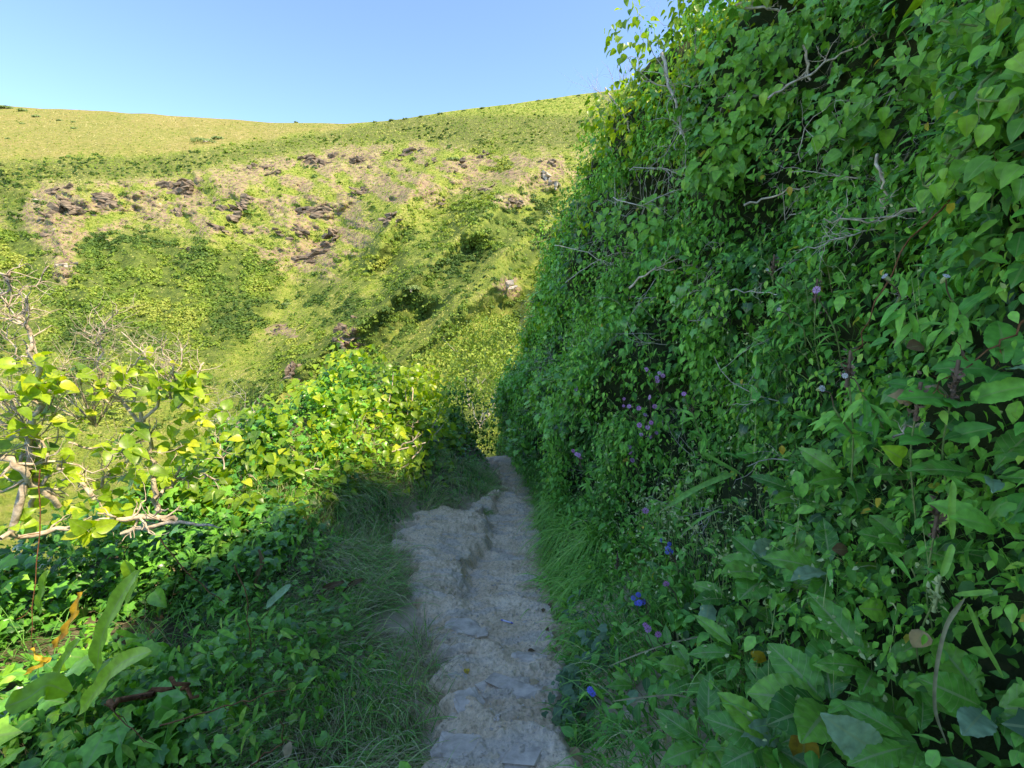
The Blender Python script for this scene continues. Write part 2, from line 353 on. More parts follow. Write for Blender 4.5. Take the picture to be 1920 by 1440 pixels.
def hill_depth(u, v):
    vs = ip(u, SKY_U, SKY_V); q = v - vs
    cols = np.stack([np.interp(q, VK, np.log(DT[i])) for i in range(len(UK))], 0)
    j = np.clip(np.searchsorted(UK, u) - 1, 0, len(UK) - 2); UKa = np.array(UK, float)
    t = (u - UKa[j]) / (UKa[j + 1] - UKa[j]); t = t * t * (3 - 2 * t)
    lin = np.take_along_axis(cols, j[None], 0)[0] * (1 - t) + np.take_along_axis(cols, (j + 1)[None], 0)[0] * t
    d = np.exp(lin); f = 1.0
    for pl, w, a in RIBS:
        b, s, tt = seg_dist(u, v, pl); b = b * np.where(s > 0, 2.1, .85) * (1 + .3 * vnoise(u / 60, v / 60, 0, 5))
        f = f - a * np.exp(-np.abs(b / w) ** 1.3) * np.sin(np.clip(tt, .03, .97) * math.pi) ** .5
    for pl, w, a in GULLY:
        b, s, tt = seg_dist(u, v, pl); f = f + a * np.exp(-(b / w) ** 2) * np.sin(np.clip(tt, .03, .97) * math.pi) ** .5
    near = sst(20, 120, q)
    f = f + near * (.02 * fbm(u / 90, v / 60, 0, 4, 11) + .006 * fbm(u / 16, v / 11, 0, 3, 31))
    z = zones(u, v); g = sst(480, 640, u); pp = u * .66 + v * .75; aa = u * .75 - v * .66
    f = f + near * (.022 * fbm(pp / 30, aa / 150, 0, 3, 71) * g + .012 * fbm((u * .8 - v * .5) / 45, (u * .5 + v * .8) / 130, 0, 3, 73) * (1 - g))
    f = f - z['rock'] * (.008 * np.abs(fbm((u + v * .5) / 22, (v - u * .3) / 7, 0, 4, 41)) + .003 * fbm(u / 7, v / 4, 0, 2, 43))
    return d * f
def zones(u, v):
    vs = ip(u, SKY_U, SKY_V); n1 = fbm(u / 70, v / 45, 0, 4, 3); n2 = fbm(u / 22, v / 14, 0, 3, 9)
    edge = ip(u, [-900, 0, 300, 500, 650, 760], [330, 300, 290, 262, 240, 215])
    field = 1 - sst(-8, 8, v - edge + 6 * n2)
    field = field * (1 - sst(640, 760, u))
    top = ip(u, [-300, 40, 60, 300, 480, 650, 800, 900, 1050, 1200], [420, 400, 345, 335, 300, 275, 265, 285, 280, 280])
    bot = ip(u, [-300, 40, 120, 250, 450, 550, 640, 720, 900, 1050, 1200], [430, 420, 500, 420, 455, 520, 520, 420, 350, 360, 360])
    n3 = fbm((u + v * .9) / 34, (v - u * .35) / 13, 0, 4, 15)
    rock = sst(-12, 14, v - top) * (1 - sst(-30, 25, v - bot)) * sst(-.25, .3, n3 + .25 * n1 + .02 + .12 * np.exp(-((v - top - 25) / 30) ** 2)) * (1 - sst(980, 1080, u) * .5)
    for cu, cv, ru, rv_ in [(580, 480, 60, 40), (110, 420, 55, 70), (120, 500, 25, 30), (500, 790, 60, 30), (640, 740, 90, 40), (660, 650, 25, 40), (530, 620, 30, 16),
                            (950, 540, 28, 24), (1030, 320, 30, 45), (960, 375, 40, 18), (975, 730, 16, 40), (670, 290, 60, 22), (1400, 600, 50, 60)]:
        rock = np.maximum(rock, (1 - sst(.5, 1.1, np.hypot((u - cu) / ru, (v - cv) / rv_) + .35 * n2)))
    scrub = sst(-.15, .1, n1 + .35 + .3 * n2) * sst(-10, 30, v - bot)
    for cu, cv, ru, rv_ in [(470, 520, 75, 60), (400, 620, 110, 60), (250, 560, 150, 60), (610, 550, 45, 50), (860, 470, 60, 110), (950, 480, 60, 90), (60, 430, 60, 70), (180, 470, 40, 40), (850, 720, 120, 110),
                            (600, 680, 70, 40), (930, 300, 45, 30), (1040, 420, 50, 50), (760, 640, 130, 90), (940, 640, 110, 120), (300, 640, 160, 50)]:
        scrub = np.maximum(scrub, 1 - sst(.7, 1.15, np.hypot((u - cu) / ru, (v - cv) / rv_) + .3 * n2))
    b, s, t = seg_dist(u, v, GULLY[0][0]); scrub = scrub * (1 - np.exp(-(b / 26) ** 2))
    b, s, t = seg_dist(u, v, [(560, 600), (500, 650), (440, 700), (400, 760)]); scrub = scrub * (1 - .9 * np.exp(-(b / 28) ** 2))
    g = sst(520, 640, u); pp = u * .66 + v * .75; aa = u * .75 - v * .66
    scrub = scrub * (1 - g * .75 * sst(-.05, .35, fbm(pp / 26, aa / 130, 0, 3, 83)))
    scrub = scrub * (1 - rock) * (1 - sst(.55, .75, ip(u, [-300, 0, 200, 400], [1, .9, .3, 0]) * sst(560, 640, v)) * .6)
    scrub = scrub * (1 - sst(760, 820, v) * (1 - sst(560, 700, u)))
    band = sst(-6, 10, v - edge) * (1 - sst(-14, 10, v - top))
    return dict(field=field, rock=rock, scrub=scrub, band=band, n1=n1, n2=n2)
us = np.concatenate([np.arange(-900, -60, 20), np.arange(-60, 1240, 2.6), np.arange(1240, 2400, 20)])
ts = np.concatenate([np.linspace(0, 800, 300), np.linspace(806, 1000, 30), np.linspace(1015, 1600, 12)])
U_, Q_ = np.meshgrid(us, ts); V_ = Q_ + ip(U_, SKY_U, SKY_V) + 1.5 * vnoise(U_ / 40, 3.3, 0, 77) * (Q_ < 5)
D_ = hill_depth(U_, V_); Z_ = zones(U_, V_); G_ = P(U_, V_, D_)
# ground beyond the skyline runs on, nearly level, so that the crest is a real one
back = []
for i, (dr, dz) in enumerate([(25, -1), (70, -6), (160, -25)]):
    q = G_[0].copy(); q[:, 1] += dr; q[:, 0] *= 1 + dr / 300; q[:, 2] += dz; back.append(q)
full = np.concatenate([np.array(back[::-1]), G_], 0)
def gridmesh(Gr, name, mat, attrs, flip=False):
    nv, nu = Gr.shape[:2]; i = np.arange(nv * nu).reshape(nv, nu)
    F = np.stack([i[:-1, :-1], i[1:, :-1], i[1:, 1:], i[:-1, 1:]], -1).reshape(-1, 4)
    if flip: F = F[:, ::-1]
    m = M(); m.add(Gr, F); o = m.build(name, mat)
    for k, a in attrs.items():
        at = o.data.attributes.new(k, 'FLOAT', 'POINT'); at.data.foreach_set('value', a.astype(np.float32).ravel())
    return o
def hillmat():
    m, n, N, Lk = newmat('hillside turf and rock'); g = N('ShaderNodeTexCoord')
    def nz(s, d=6, r=.6, sc=(1, 1, 1)):
        mp = N('ShaderNodeMapping'); mp.inputs['Scale'].default_value = sc; Lk(g.outputs['Object'], mp.inputs[0])
        q = N('ShaderNodeTexNoise'); q.inputs['Scale'].default_value = s; q.inputs['Detail'].default_value = d; q.inputs['Roughness'].default_value = r
        Lk(mp.outputs[0], q.inputs['Vector']); return q.outputs['Fac']
    def at(k): q = N('ShaderNodeAttribute'); q.attribute_name = k; return q.outputs['Fac']
    def mix(f, a, b):
        q = N('ShaderNodeMix'); q.data_type = 'RGBA'; Lk(f, q.inputs[0]); Lk(a, q.inputs[6]); Lk(b, q.inputs[7]); return q.outputs[2]
    a1 = nz(.55, 9, .7); a2 = nz(.12, 5); a3 = nz(1.1, 8, .72, (1, 1, 2.2))
    r1 = ramp(N, [(.33, (.1, .17, .025)), (.43, (.2, .27, .045)), (.54, (.3, .34, .07)), (.63, (.37, .35, .11)), (.7, (.42, .33, .16))]); Lk(a1, r1.inputs[0])
    r2 = ramp(N, [(.3, (.17, .2, .04)), (.44, (.27, .25, .07)), (.55, (.34, .29, .1)), (.68, (.42, .33, .15))]); Lk(a1, r2.inputs[0])
    r3 = ramp(N, [(.34, (.09, .08, .06)), (.43, (.24, .16, .12)), (.5, (.38, .25, .18)), (.58, (.4, .33, .16)), (.66, (.5, .4, .3))]); Lk(a1, r3.inputs[0])
    r4 = ramp(N, [(.3, (.05, .09, .02)), (.5, (.12, .17, .035)), (.7, (.22, .26, .06))]); Lk(a1, r4.inputs[0])
    r5 = ramp(N, [(.3, (.09, .13, .03)), (.5, (.16, .19, .05)), (.7, (.28, .27, .09))]); Lk(a1, r5.inputs[0])
    a5 = nz(.035, 4, .6, (1, 1, 2)); r6 = ramp(N, [(.4, (0, 0, 0)), (.6, (1, 1, 1))]); Lk(a5, r6.inputs[0]); r7 = ramp(N, [(.35, (.14, .2, .04)), (.5, (.24, .26, .06)), (.65, (.32, .29, .09))]); Lk(a1, r7.inputs[0])
    fm = N('ShaderNodeMath'); fm.operation = 'MULTIPLY'; fm.inputs[1].default_value = .6; Lk(r6.outputs[0], fm.inputs[0]); fld = mix(fm.outputs[0], r2.outputs[0], r7.outputs[0]); c = mix(at('field'), r1.outputs[0], fld); c = mix(at('band'), c, r5.outputs[0])
    c = mix(at('scrub'), c, r4.outputs[0])
    # rock breaks up into patches through the turf
    q = N('ShaderNodeMath'); q.operation = 'MULTIPLY_ADD'; Lk(a3, q.inputs[0]); q.inputs[1].default_value = 4.2; q.inputs[2].default_value = -1.75
    q2 = N('ShaderNodeMath'); q2.operation = 'MULTIPLY'; q2.use_clamp = True; Lk(q.outputs[0], q2.inputs[0]); Lk(at('rock'), q2.inputs[1])
    q3 = N('ShaderNodeMath'); q3.operation = 'MULTIPLY'; q3.use_clamp = True; Lk(q2.outputs[0], q3.inputs[0]); q3.inputs[1].default_value = 2.8
    c = mix(q3.outputs[0], c, r3.outputs[0])
    b = N('ShaderNodeBsdfPrincipled'); b.inputs['Roughness'].default_value = .95; b.inputs['Specular IOR Level'].default_value = .1; Lk(c, b.inputs['Base Color'])
    bp = N('ShaderNodeBump'); bp.inputs['Strength'].default_value = 1; bp.inputs['Distance'].default_value = 1.2; Lk(a1, bp.inputs['Height']); Lk(bp.outputs[0], b.inputs['Normal'])
    o = N('ShaderNodeOutputMaterial'); Lk(b.outputs[0], o.inputs[0]); return m
pad = lambda a: np.concatenate([np.repeat(a[:1], 3, 0), a], 0)
tag(gridmesh(full, 'hillside', hillmat(), {k: pad(Z_[k]) for k in ('field', 'rock', 'scrub', 'band')}), kind='structure')
def hill_point(u, v):
    u = np.atleast_1d(np.asarray(u, float)); v = np.atleast_1d(np.asarray(v, float)); return P(u, v, hill_depth(u, v))
def hill_normal(u, v):
    a = hill_point(u + 4, v) - hill_point(u - 4, v); b = hill_point(u, v - 4) - hill_point(u, v + 4)
    n = nrm(np.cross(a, b)); return np.where((n[:, 2:3] < 0), -n, n)

def shrub_dome(m, c, r, n, card, rng, tint, flat=.8):
    d = rv(n, rng); d[:, 2] = np.abs(d[:, 2]) * .9 + .0; rr = r * rng.uniform(.72, 1.05, n)
    rr = rr * (1 + .25 * vnoise(d[:, 0] * 3 + c[0], d[:, 1] * 3 + c[1], d[:, 2] * 3, 4))
    p = c + d * rr[:, None] * np.array([1, 1, flat])
    m.inst(CARD, p, rv(n, rng), nrm(d * 1.3 + rv(n, rng) * .45 + np.array([0, 0, .4])), card * rng.uniform(.6, 1.3, n), np.clip(tint + rng.normal(size=n) * .13, 0, .99))
# scrub that reads as one mass
rg = np.random.default_rng(21); mS = M(); cnt = 0
cu = rg.uniform(-150, 1180, 30000); cv = rg.uniform(215, 860, 30000)
zz = zones(cu, cv); dd = hill_depth(cu, cv)
keep = (rg.random(30000) < zz['scrub'] * np.clip((dd / 90) ** 1.0, .25, 1) * sst(-.7, .3, fbm(cu / 26, cv / 17, 0, 3, 66)) + zz['band'] * .5 * sst(-.3, .4, fbm(cu / 30, cv / 12, 0, 3, 67)) + .05 * (1 - zz['field']) * (1 - zz['rock'])) & (cv > ip(cu, SKY_U, SKY_V) + 20)
cu, cv, dd = cu[keep], cv[keep], dd[keep]; pts = P(cu, cv, dd); tn = .52 + .5 * fbm(cu / 70, cv / 45, 0, 4, 61) - .3 * sst(.0, .5, fbm((cu * .66 + cv * .75) / 22, (cu * .75 - cv * .66) / 110, 0, 3, 84)) * (cu > 560)
bandk = zones(cu, cv)['band']
for i in range(len(pts)):
    px = dd[i] / FPX; r = min(rg.uniform(3.5, 9) * px, rg.uniform(.8, 1.5)) * (1 - .55 * bandk[i]) 
    n = int(np.clip((r / px) ** 2 * .75, 14, 160))
    shrub_dome(mS, pts[i] - np.array([0, 0, .15 * r]), r, n, max(3.0 * px, .07), rg, tn[i] - .3 * bandk[i])
tag(mS.build('scrub', MT['scrub']), kind='stuff', label='bright green bramble and blackthorn scrub covering the sunlit far hillside', cat='scrub')

m = M(); N_ = 110000; tu = rg.uniform(-120, 1180, N_); tv = rg.uniform(180, 880, N_); tv = ip(tu, SKY_U, SKY_V) + 3 + (tv - 180) ; tz = zones(tu, tv); k = rg.random(N_) < (1 - .75 * tz['scrub']) * (1 - .72 * tz['rock']) * (1 - .45 * tz['field']); tu, tv = tu[k], tv[k]
td = hill_depth(tu, tv); tp = P(tu, tv, td); tf = zones(tu, tv)['field']; k_ = len(tu); px_ = td / FPX
m.inst(CARD, tp + np.array([0, 0, .3]) * px_[:, None] * 1.5, rv(k_, rg) * .6 + np.array([0, 0, .6]), rv(k_, rg) * .5 + np.array([.2, -.6, .8]), px_ * 2.6 * rg.uniform(.5, 1.3, k_) * (1 - .3 * tf), np.clip(.4 + .35 * fbm(tu / 30, tv / 18, 0, 3, 160) + .3 * tf + rg.normal(size=k_) * .14, 0, 1))
MT['tussock'] = leafmat('hill grass', [(0, (.12, .2, .03)), (.4, (.23, .3, .05)), (.7, (.34, .34, .1)), (1, (.46, .4, .18))], .15, .7, .1)
tag(m.build('hill_grass', MT['tussock']), kind='stuff', label='tufted grass over the open parts of the far hillside', cat='grass')
# rock outcrops: angular, tilted slabs
def hull(m, c, half, rot, rng, n=14, tint=.5):
    bm = bmesh.new()
    q = rng.uniform(-1, 1, (n, 3)); q = q / np.maximum(np.abs(q).max(1, keepdims=True), .01) * rng.uniform(.75, 1, (n, 1))
    for a in q: bm.verts.new(a * half)
    bmesh.ops.convex_hull(bm, input=bm.verts); bmesh.ops.triangulate(bm, faces=bm.faces)
    bm.verts.index_update(); V = np.array([v.co[:] for v in bm.verts]); F = np.array([[v.index for v in f.verts] for f in bm.faces]); bm.free()
    m.add(V @ rot.T + c, F, None, tint)
def rotm(ax, ay, az):
    cx, sx, cy, sy, cz, sz = math.cos(ax), math.sin(ax), math.cos(ay), math.sin(ay), math.cos(az), math.sin(az)
    return np.array([[cz, -sz, 0], [sz, cz, 0], [0, 0, 1]]) @ np.array([[cy, 0, sy], [0, 1, 0], [-sy, 0, cy]]) @ np.array([[1, 0, 0], [0, cx, -sx], [0, sx, cx]])
def outcrop(u, v, w, h, tilt, label, mat='rock'):
    p = hill_point(u, v)[0]; d = hill_depth(np.array([float(u)]), np.array([float(v)]))[0]; px = d / FPX
    W_, H_ = w * px * 1.12, h * px * 1.2; m = M(); rg_ = np.random.default_rng(int(u * 7 + v)); n = int(6 + w * h / 110)
    t = math.radians(tilt)
    for i in range(n):
        a = rg_.uniform(-.45, .45); b = rg_.uniform(-.42, .42)
        o = np.array([a * W_ * math.cos(t) - b * H_ * math.sin(t), rg_.uniform(.0, .28) * H_ + b * H_ * .8, a * W_ * math.sin(t) + b * H_])
        hs = np.array([W_ * rg_.uniform(.1, .24), H_ * rg_.uniform(.2, .35), H_ * rg_.uniform(.08, .2)])
        hull(m, p + o, hs, rotm(rg_.uniform(-.25, .25), -t + rg_.uniform(-.25, .2), rg_.uniform(-.4, .4)), rg_)
    o = m.build('rock_outcrop', MT[mat], org=p, smooth=False)
    tag(o, label, 'rock outcrop', 'rock outcrops breaking through the far hillside')
for a in [
 (105, 362, 62, 24, 12, 'grey slabby outcrop at the top of the leftmost pale scar'),
 (110, 402, 46, 40, -38, 'steep grey outcrop slanting down inside the leftmost pale scar'),
 (92, 440, 26, 22, -20, 'small grey rock low down on the leftmost pale scar'),
 (185, 388, 52, 42, -25, 'broken pale grey outcrop just right of the leftmost scar'),
 (316, 355, 72, 34, 16, 'long striped slate outcrop rising to the right under the left hill field'),
 (345, 368, 22, 18, 0, 'small dark knob below the long striped slate outcrop'),
 (286, 410, 42, 20, 5, 'low grey ledge left of the twin dark pinnacles'),
 (327, 402, 26, 32, 10, 'dark pinnacle beside the low grey ledge at centre left'),
 (398, 385, 34, 24, 10, 'leftmost block of the cluster of grey rocks in mid slope'),
 (425, 400, 42, 30, -5, 'largest block of the cluster of grey rocks in mid slope'),
 (462, 381, 42, 26, -18, 'right hand wedge of the cluster of grey rocks in mid slope'),
 (486, 317, 44, 22, -10, 'dark ledge high under the scrub edge, left of the purple scree'),
 (514, 326, 22, 18, 0, 'small dark boulder beside the high dark ledge'),
 (566, 303, 44, 24, 20, 'jagged brown rock at the left of the high broken crag'),
 (604, 312, 44, 26, -8, 'squat brown rock in the middle of the high broken crag'),
 (632, 294, 32, 20, 15, 'brown block at the right of the high broken crag'),
 (680, 303, 42, 20, -10, 'pale grey outcrop below the reddish scree'),
 (684, 318, 26, 14, 0, 'small pale rock directly beneath the pale grey outcrop'),
 (678, 361, 40, 20, -14, 'dark wedge shaped rock alone on the middle grass'),
 (586, 399, 66, 26, 0, 'broad dark overhanging rock in the centre of the slope'),
 (636, 401, 40, 18, -4, 'narrow dark rock just right of the broad overhanging one'),
 (400, 431, 36, 18, -18, 'dark lip of rock under the mid slope cluster'),
 (456, 440, 28, 20, 5, 'small dark rock above the green bramble hollow'),
 (530, 437, 40, 20, -8, 'dark ledge above the bare gully, left piece'),
 (562, 433, 34, 18, -25, 'dark ledge above the bare gully, right piece'),
 (577, 488, 72, 30, 12, 'layered grey rock floor of the bare gully'),
 (622, 458, 34, 40, 35, 'tall dark rock leaning over the bare gully'),
 (640, 632, 34, 34, -20, 'shaded grey cliff patch low on the central spur'),
 (663, 600, 12, 16, 0, 'tiny dark rock above the shaded cliff patch'),
 (546, 706, 36, 40, -10, 'rounded shaded rock face among scrub at the spur foot'),
 (776, 286, 52, 20, 4, 'dark jagged outcrop highest on the central slope'),
 (744, 303, 18, 14, 0, 'small dark rock left below the highest jagged outcrop'),
 (810, 308, 22, 18, 20, 'small dark rock right of the highest jagged outcrop'),
 (862, 312, 34, 20, 25, 'brown rock band near the head of the right gully'),
 (850, 328, 24, 16, 10, 'pale brown rock under the rock band near the right gully'),
 (905, 296, 24, 16, 35, 'little brown rock at the very head of the right gully'),
 (736, 412, 38, 22, 8, 'grey rock poking from dark scrub halfway down the central spur'),
 (818, 380, 30, 12, 10, 'dark slit of rock under a grass lip on the right spur'),
 (914, 356, 36, 16, 28, 'dark crest rock on the point of the right spur'),
 (956, 380, 40, 18, -8, 'reddish rock shelf right of the right spur point'),
 (1026, 306, 30, 18, 0, 'dark lipped rock beside the right hand bank at skyline side'),
 (520, 620, 12, 18, 10, 'tiny dark rock at the bottom of the yellow grass gully'),
 (356, 466, 34, 8, -2, 'thin brown ledge in the left green slope')]: outcrop(*a)
for a in [(946, 533, 34, 20, 10, 'white streaked rock in the far gully next to the shaded bank'),
          (1028, 338, 20, 34, 60, 'pale pinkish rock face close to the edge of the shaded bank'),
          (64, 378, 26, 12, -10, 'cream earth lip at the top left of the leftmost scar'),
          (124, 500, 16, 30, -60, 'cream stony tail at the foot of the leftmost scar'),
          (974, 728, 12, 34, 70, 'thin pale rock strip low in the far gully behind the path')]: outcrop(*a, 'rockpale')
# single shrubs that stand out on the field and the skyline
def hill_shrub(u, v, w, label, mat='gorse', cat='shrub', grp=None, flat=.4):
    if v < 232 and u > 500: w = w * .55
    p = hill_point(u, v)[0]; d = hill_depth(np.array([float(u)]), np.array([float(v)]))[0]; px = d / FPX; r = w * .5 * px
    p = p - np.array([0, 0, .12 * r])
    rg_ = np.random.default_rng(int(u * 3 + v * 5)); t = thing('hillside_shrub', label, cat, p, grp)
    m = M(); shrub_dome(m, p, r, int(np.clip(w * w * 1.2, 60, 700)), max(1.7 * px, .15), rg_, .45, flat); m.build('crown', MT[mat], t, p)
    m = M()
    for k in range(3): tube(m, [p + np.array([0, 0, -.3]), p + np.array([rg_.uniform(-.3, .3) * r, rg_.uniform(-.2, .2) * r, r * .35])], [.12 * r, .04 * r], 4)
    m.build('trunk', MT['twig'], t, p)
for a in [(14, 203, 24, 'dark low shrub on the skyline at the far left of the field'), (45, 208, 18, 'second small dark bush along the left skyline'),
          (70, 219, 16, 'dark bush on the field below the left skyline'), (113, 226, 11, 'small round bush right of the dark bush on the field'),
          (139, 229, 8, 'tiny bush on the upper field, rightmost of the left row'), (43, 232, 10, 'faint small bush low in the upper left field'),
          (140, 241, 12, 'flat faint bush under the tiny bush on the field'), (15, 260, 9, 'lowest small bush at the left edge of the field'),
          (385, 266, 44, 'long flat dark scrub patch in the middle of the field'), (410, 260, 22, 'short dark tuft beside the long flat scrub patch'),
          (703, 229, 16, 'dark bush where the field meets the scrubby skyline'), (735, 226, 22, 'wide low bush on the skyline above the central crags'),
          (760, 223, 18, 'bushy hump on the skyline just right of the wide low bush'), (790, 219, 20, 'ragged bush on the skyline at the rising shoulder'),
          (826, 214, 24, 'broad dark bush on the rising skyline'), (870, 208, 16, 'small bush midway along the rising skyline'),
          (905, 203, 20, 'low dark bush before the right skyline'), (1010, 189, 16, 'small dark bush on the right skyline'),
          (1085, 180, 18, 'last skyline bush before the shaded bank'), (1040, 186, 12, 'tiny bush between two skyline bushes on the right'),
          (555, 229, 12, 'tiny bush on the dip of the golden skyline'), (850, 300, 26, 'dark bush above the brown rock band'),
          (538, 570, 20, 'grey green bush at the edge of the dry gully'), (770, 540, 40, 'dark evergreen bush in the hollow of the central spur')]: hill_shrub(*a)

#@@GROUND
# ------------------------------------------------------------------ near ground: path, ledge, left shoulder
PY = [-4, 1.3, 3.2, 5.1, 7.2, 9, 14, 20, 40]; PZ = [1.2, .09, -.3, -.55, -.96, -1.6, -4.2, -8, -18]
def zp(y): return ip(y, PY, PZ)
def xc(y): return ip(y, [-4, 1.3, 2.2, 3.2, 4.2, 5.1, 6, 7.2, 9, 14], [-.05, -.035, 0, .05, .085, .05, 0, -.13, -.5, -1.6])
def hw(y): return ip(y, [0, 1.3, 3, 6, 8], [.24, .22, .21, .2, .17])
def ground_z(x, y):
    x = np.asarray(x, float); y = np.asarray(y, float)
    e = xc(y) - hw(y) + .09 * fbm(y * 2.6, 1.1, 0, 4, 5); dl = e - x + .07 * fbm(x * 5, y * 5, 0, 4, 6)
    led = sst(0, 1, dl / (.16 + .1 * vnoise(y * 2.2, 7.7, 0, 9))) * .09 * (1 + .3 * vnoise(y * 3, 2.2, 0, 10)) * sst(2.0, 2.5, y) * (1 - sst(7.5, 9, y) * .3)
    z = zp(y) + led + .16 * np.clip(dl, 0, 1.6) + .25 * sst(.7, 1.7, dl) * sst(3.2, 4.6, y)
    drop = ip(y, [-4, 1, 4, 8, 12], [2.0, 2.1, 1.9, 1.6, 1.2])
    z = z - .95 * np.clip(dl - drop, 0, 200) ** 1.08 * .95
    z = z + .8 * np.clip(x - (xc(y) + hw(y)), 0, .6)
    z = z + .02 * fbm(x * 3, y * 3, 0, 3, 8)
    return z
gx = np.concatenate([np.linspace(-40, -4, 60), np.linspace(-3.9, 1.2, 180), np.linspace(1.4, 12, 20)])
gy = np.concatenate([np.linspace(-4, 9, 260), np.linspace(9.3, 32, 70)])
X, Y = np.meshgrid(gx, gy); Zg = np.maximum(ground_z(X, Y), -24 + Y * .1)
def earthmat(name, stops, sc=9, bump=.02, pebble=True):
    m, n, N, Lk = newmat(name); g = N('ShaderNodeTexCoord')
    a = N('ShaderNodeTexNoise'); a.inputs['Scale'].default_value = sc; a.inputs['Detail'].default_value = 10; a.inputs['Roughness'].default_value = .68; Lk(g.outputs['Object'], a.inputs['Vector'])
    r = ramp(N, stops); Lk(a.outputs['Fac'], r.inputs[0]); col = r.outputs[0]
    if 'soil' in name:
        da = N('ShaderNodeAttribute'); da.attribute_name = 'dust'; rd = ramp(N, [(.3, (.3, .23, .15)), (.5, (.46, .36, .25)), (.7, (.56, .46, .34))]); Lk(a.outputs['Fac'], rd.inputs[0])
        md = N('ShaderNodeMix'); md.data_type = 'RGBA'; Lk(da.outputs['Fac'], md.inputs[0]); Lk(col, md.inputs[6]); Lk(rd.outputs[0], md.inputs[7]); col = md.outputs[2]
    b = N('ShaderNodeBsdfPrincipled'); b.inputs['Roughness'].default_value = .95; b.inputs['Specular IOR Level'].default_value = .15
    h = a.outputs['Fac']
    if pebble:
        v = N('ShaderNodeTexVoronoi'); v.inputs['Scale'].default_value = 85; Lk(g.outputs['Object'], v.inputs['Vector'])
        r2 = ramp(N, [(.0, (1, 1, 1)), (.25, (0, 0, 0))]); Lk(v.outputs['Distance'], r2.inputs[0])
        q = N('ShaderNodeSeparateColor'); Lk(v.outputs['Color'], q.inputs[0])
        gt = N('ShaderNodeMath'); gt.operation = 'GREATER_THAN'; gt.inputs[1].default_value = .72; Lk(q.outputs[0], gt.inputs[0])
        pm = N('ShaderNodeMath'); pm.operation = 'MULTIPLY'; Lk(gt.outputs[0], pm.inputs[0]); Lk(r2.outputs[0], pm.inputs[1])
        mx = N('ShaderNodeMix'); mx.data_type = 'RGBA'; Lk(pm.outputs[0], mx.inputs[0]); Lk(col, mx.inputs[6]); mx.inputs[7].default_value = (.8, .7, .57, 1); col = mx.outputs[2]
        w = N('ShaderNodeTexNoise'); w.inputs['Scale'].default_value = 3.2; w.inputs['Detail'].default_value = 5; w.inputs['Distortion'].default_value = .6
        mp = N('ShaderNodeMapping'); mp.inputs['Rotation'].default_value = (0, 0, .3); mp.inputs['Scale'].default_value = (1, 3.2, 1); Lk(g.outputs['Object'], mp.inputs[0]); Lk(mp.outputs[0], w.inputs['Vector'])
        r3 = ramp(N, [(.5, (0, 0, 0)), (.58, (1, 1, 1))]); Lk(w.outputs['Fac'], r3.inputs[0])
        f = N('ShaderNodeMath'); f.operation = 'MULTIPLY'; f.inputs[1].default_value = .55; Lk(r3.outputs[0], f.inputs[0])
        m2 = N('ShaderNodeMix'); m2.data_type = 'RGBA'; Lk(f.outputs[0], m2.inputs[0]); Lk(col, m2.inputs[6]); m2.inputs[7].default_value = (.5, .46, .41, 1); col = m2.outputs[2]
        fn = N('ShaderNodeTexNoise'); fn.inputs['Scale'].default_value = 75; fn.inputs['Detail'].default_value = 6; fn.inputs['Roughness'].default_value = .75; Lk(g.outputs['Object'], fn.inputs['Vector'])
        r5 = ramp(N, [(.34, (.62, .58, .54)), (.46, (1.05, 1.02, .98)), (.62, (1.3, 1.24, 1.16))]); Lk(fn.outputs['Fac'], r5.inputs[0])
        m3 = N('ShaderNodeMix'); m3.data_type = 'RGBA'; m3.blend_type = 'MULTIPLY'; m3.clamp_result = False; m3.inputs[0].default_value = 1; Lk(col, m3.inputs[6]); Lk(r5.outputs[0], m3.inputs[7]); col = m3.outputs[2]
        h2 = N('ShaderNodeMath'); h2.operation = 'MULTIPLY_ADD'; Lk(fn.outputs['Fac'], h2.inputs[0]); h2.inputs[1].default_value = .5; Lk(h, h2.inputs[2]); h = h2.outputs[0]
        ad = N('ShaderNodeMath'); ad.operation = 'MULTIPLY_ADD'; Lk(pm.outputs[0], ad.inputs[0]); ad.inputs[1].default_value = .5; Lk(h, ad.inputs[2]); h = ad.outputs[0]
    bp = N('ShaderNodeBump'); bp.inputs['Strength'].default_value = .8; bp.inputs['Distance'].default_value = bump; Lk(h, bp.inputs['Height']); Lk(bp.outputs[0], b.inputs['Normal'])
    Lk(col, b.inputs['Base Color']); o = N('ShaderNodeOutputMaterial'); Lk(b.outputs[0], o.inputs[0]); return m
MT['soil'] = earthmat('dark leaf litter soil', [(.3, (.05, .05, .025)), (.5, (.12, .1, .06)), (.7, (.26, .21, .14))], 12, .03, False)
MT['turf'] = earthmat('coarse turf', [(.3, (.1, .1, .03)), (.45, (.17, .2, .05)), (.6, (.27, .29, .08)), (.75, (.42, .36, .2))], 3, .05, False)
MT['bankearth'] = earthmat('bank earth darkened as gap shade', [(.3, (.02, .035, .012)), (.6, (.05, .065, .025)), (.8, (.12, .1, .05))], 8, .04, False)  # earth coloured near black so gaps between leaves read as deep shade
MT['path'] = earthmat('trodden stony earth', [(.28, (.44, .31, .19)), (.42, (.62, .47, .31)), (.56, (.74, .58, .41)), (.74, (.82, .68, .51))], 7, .03, True)
tag(gridmesh(np.stack([X, Y, Zg], -1), 'ground', MT['turf'], {}, flip=True), kind='structure')
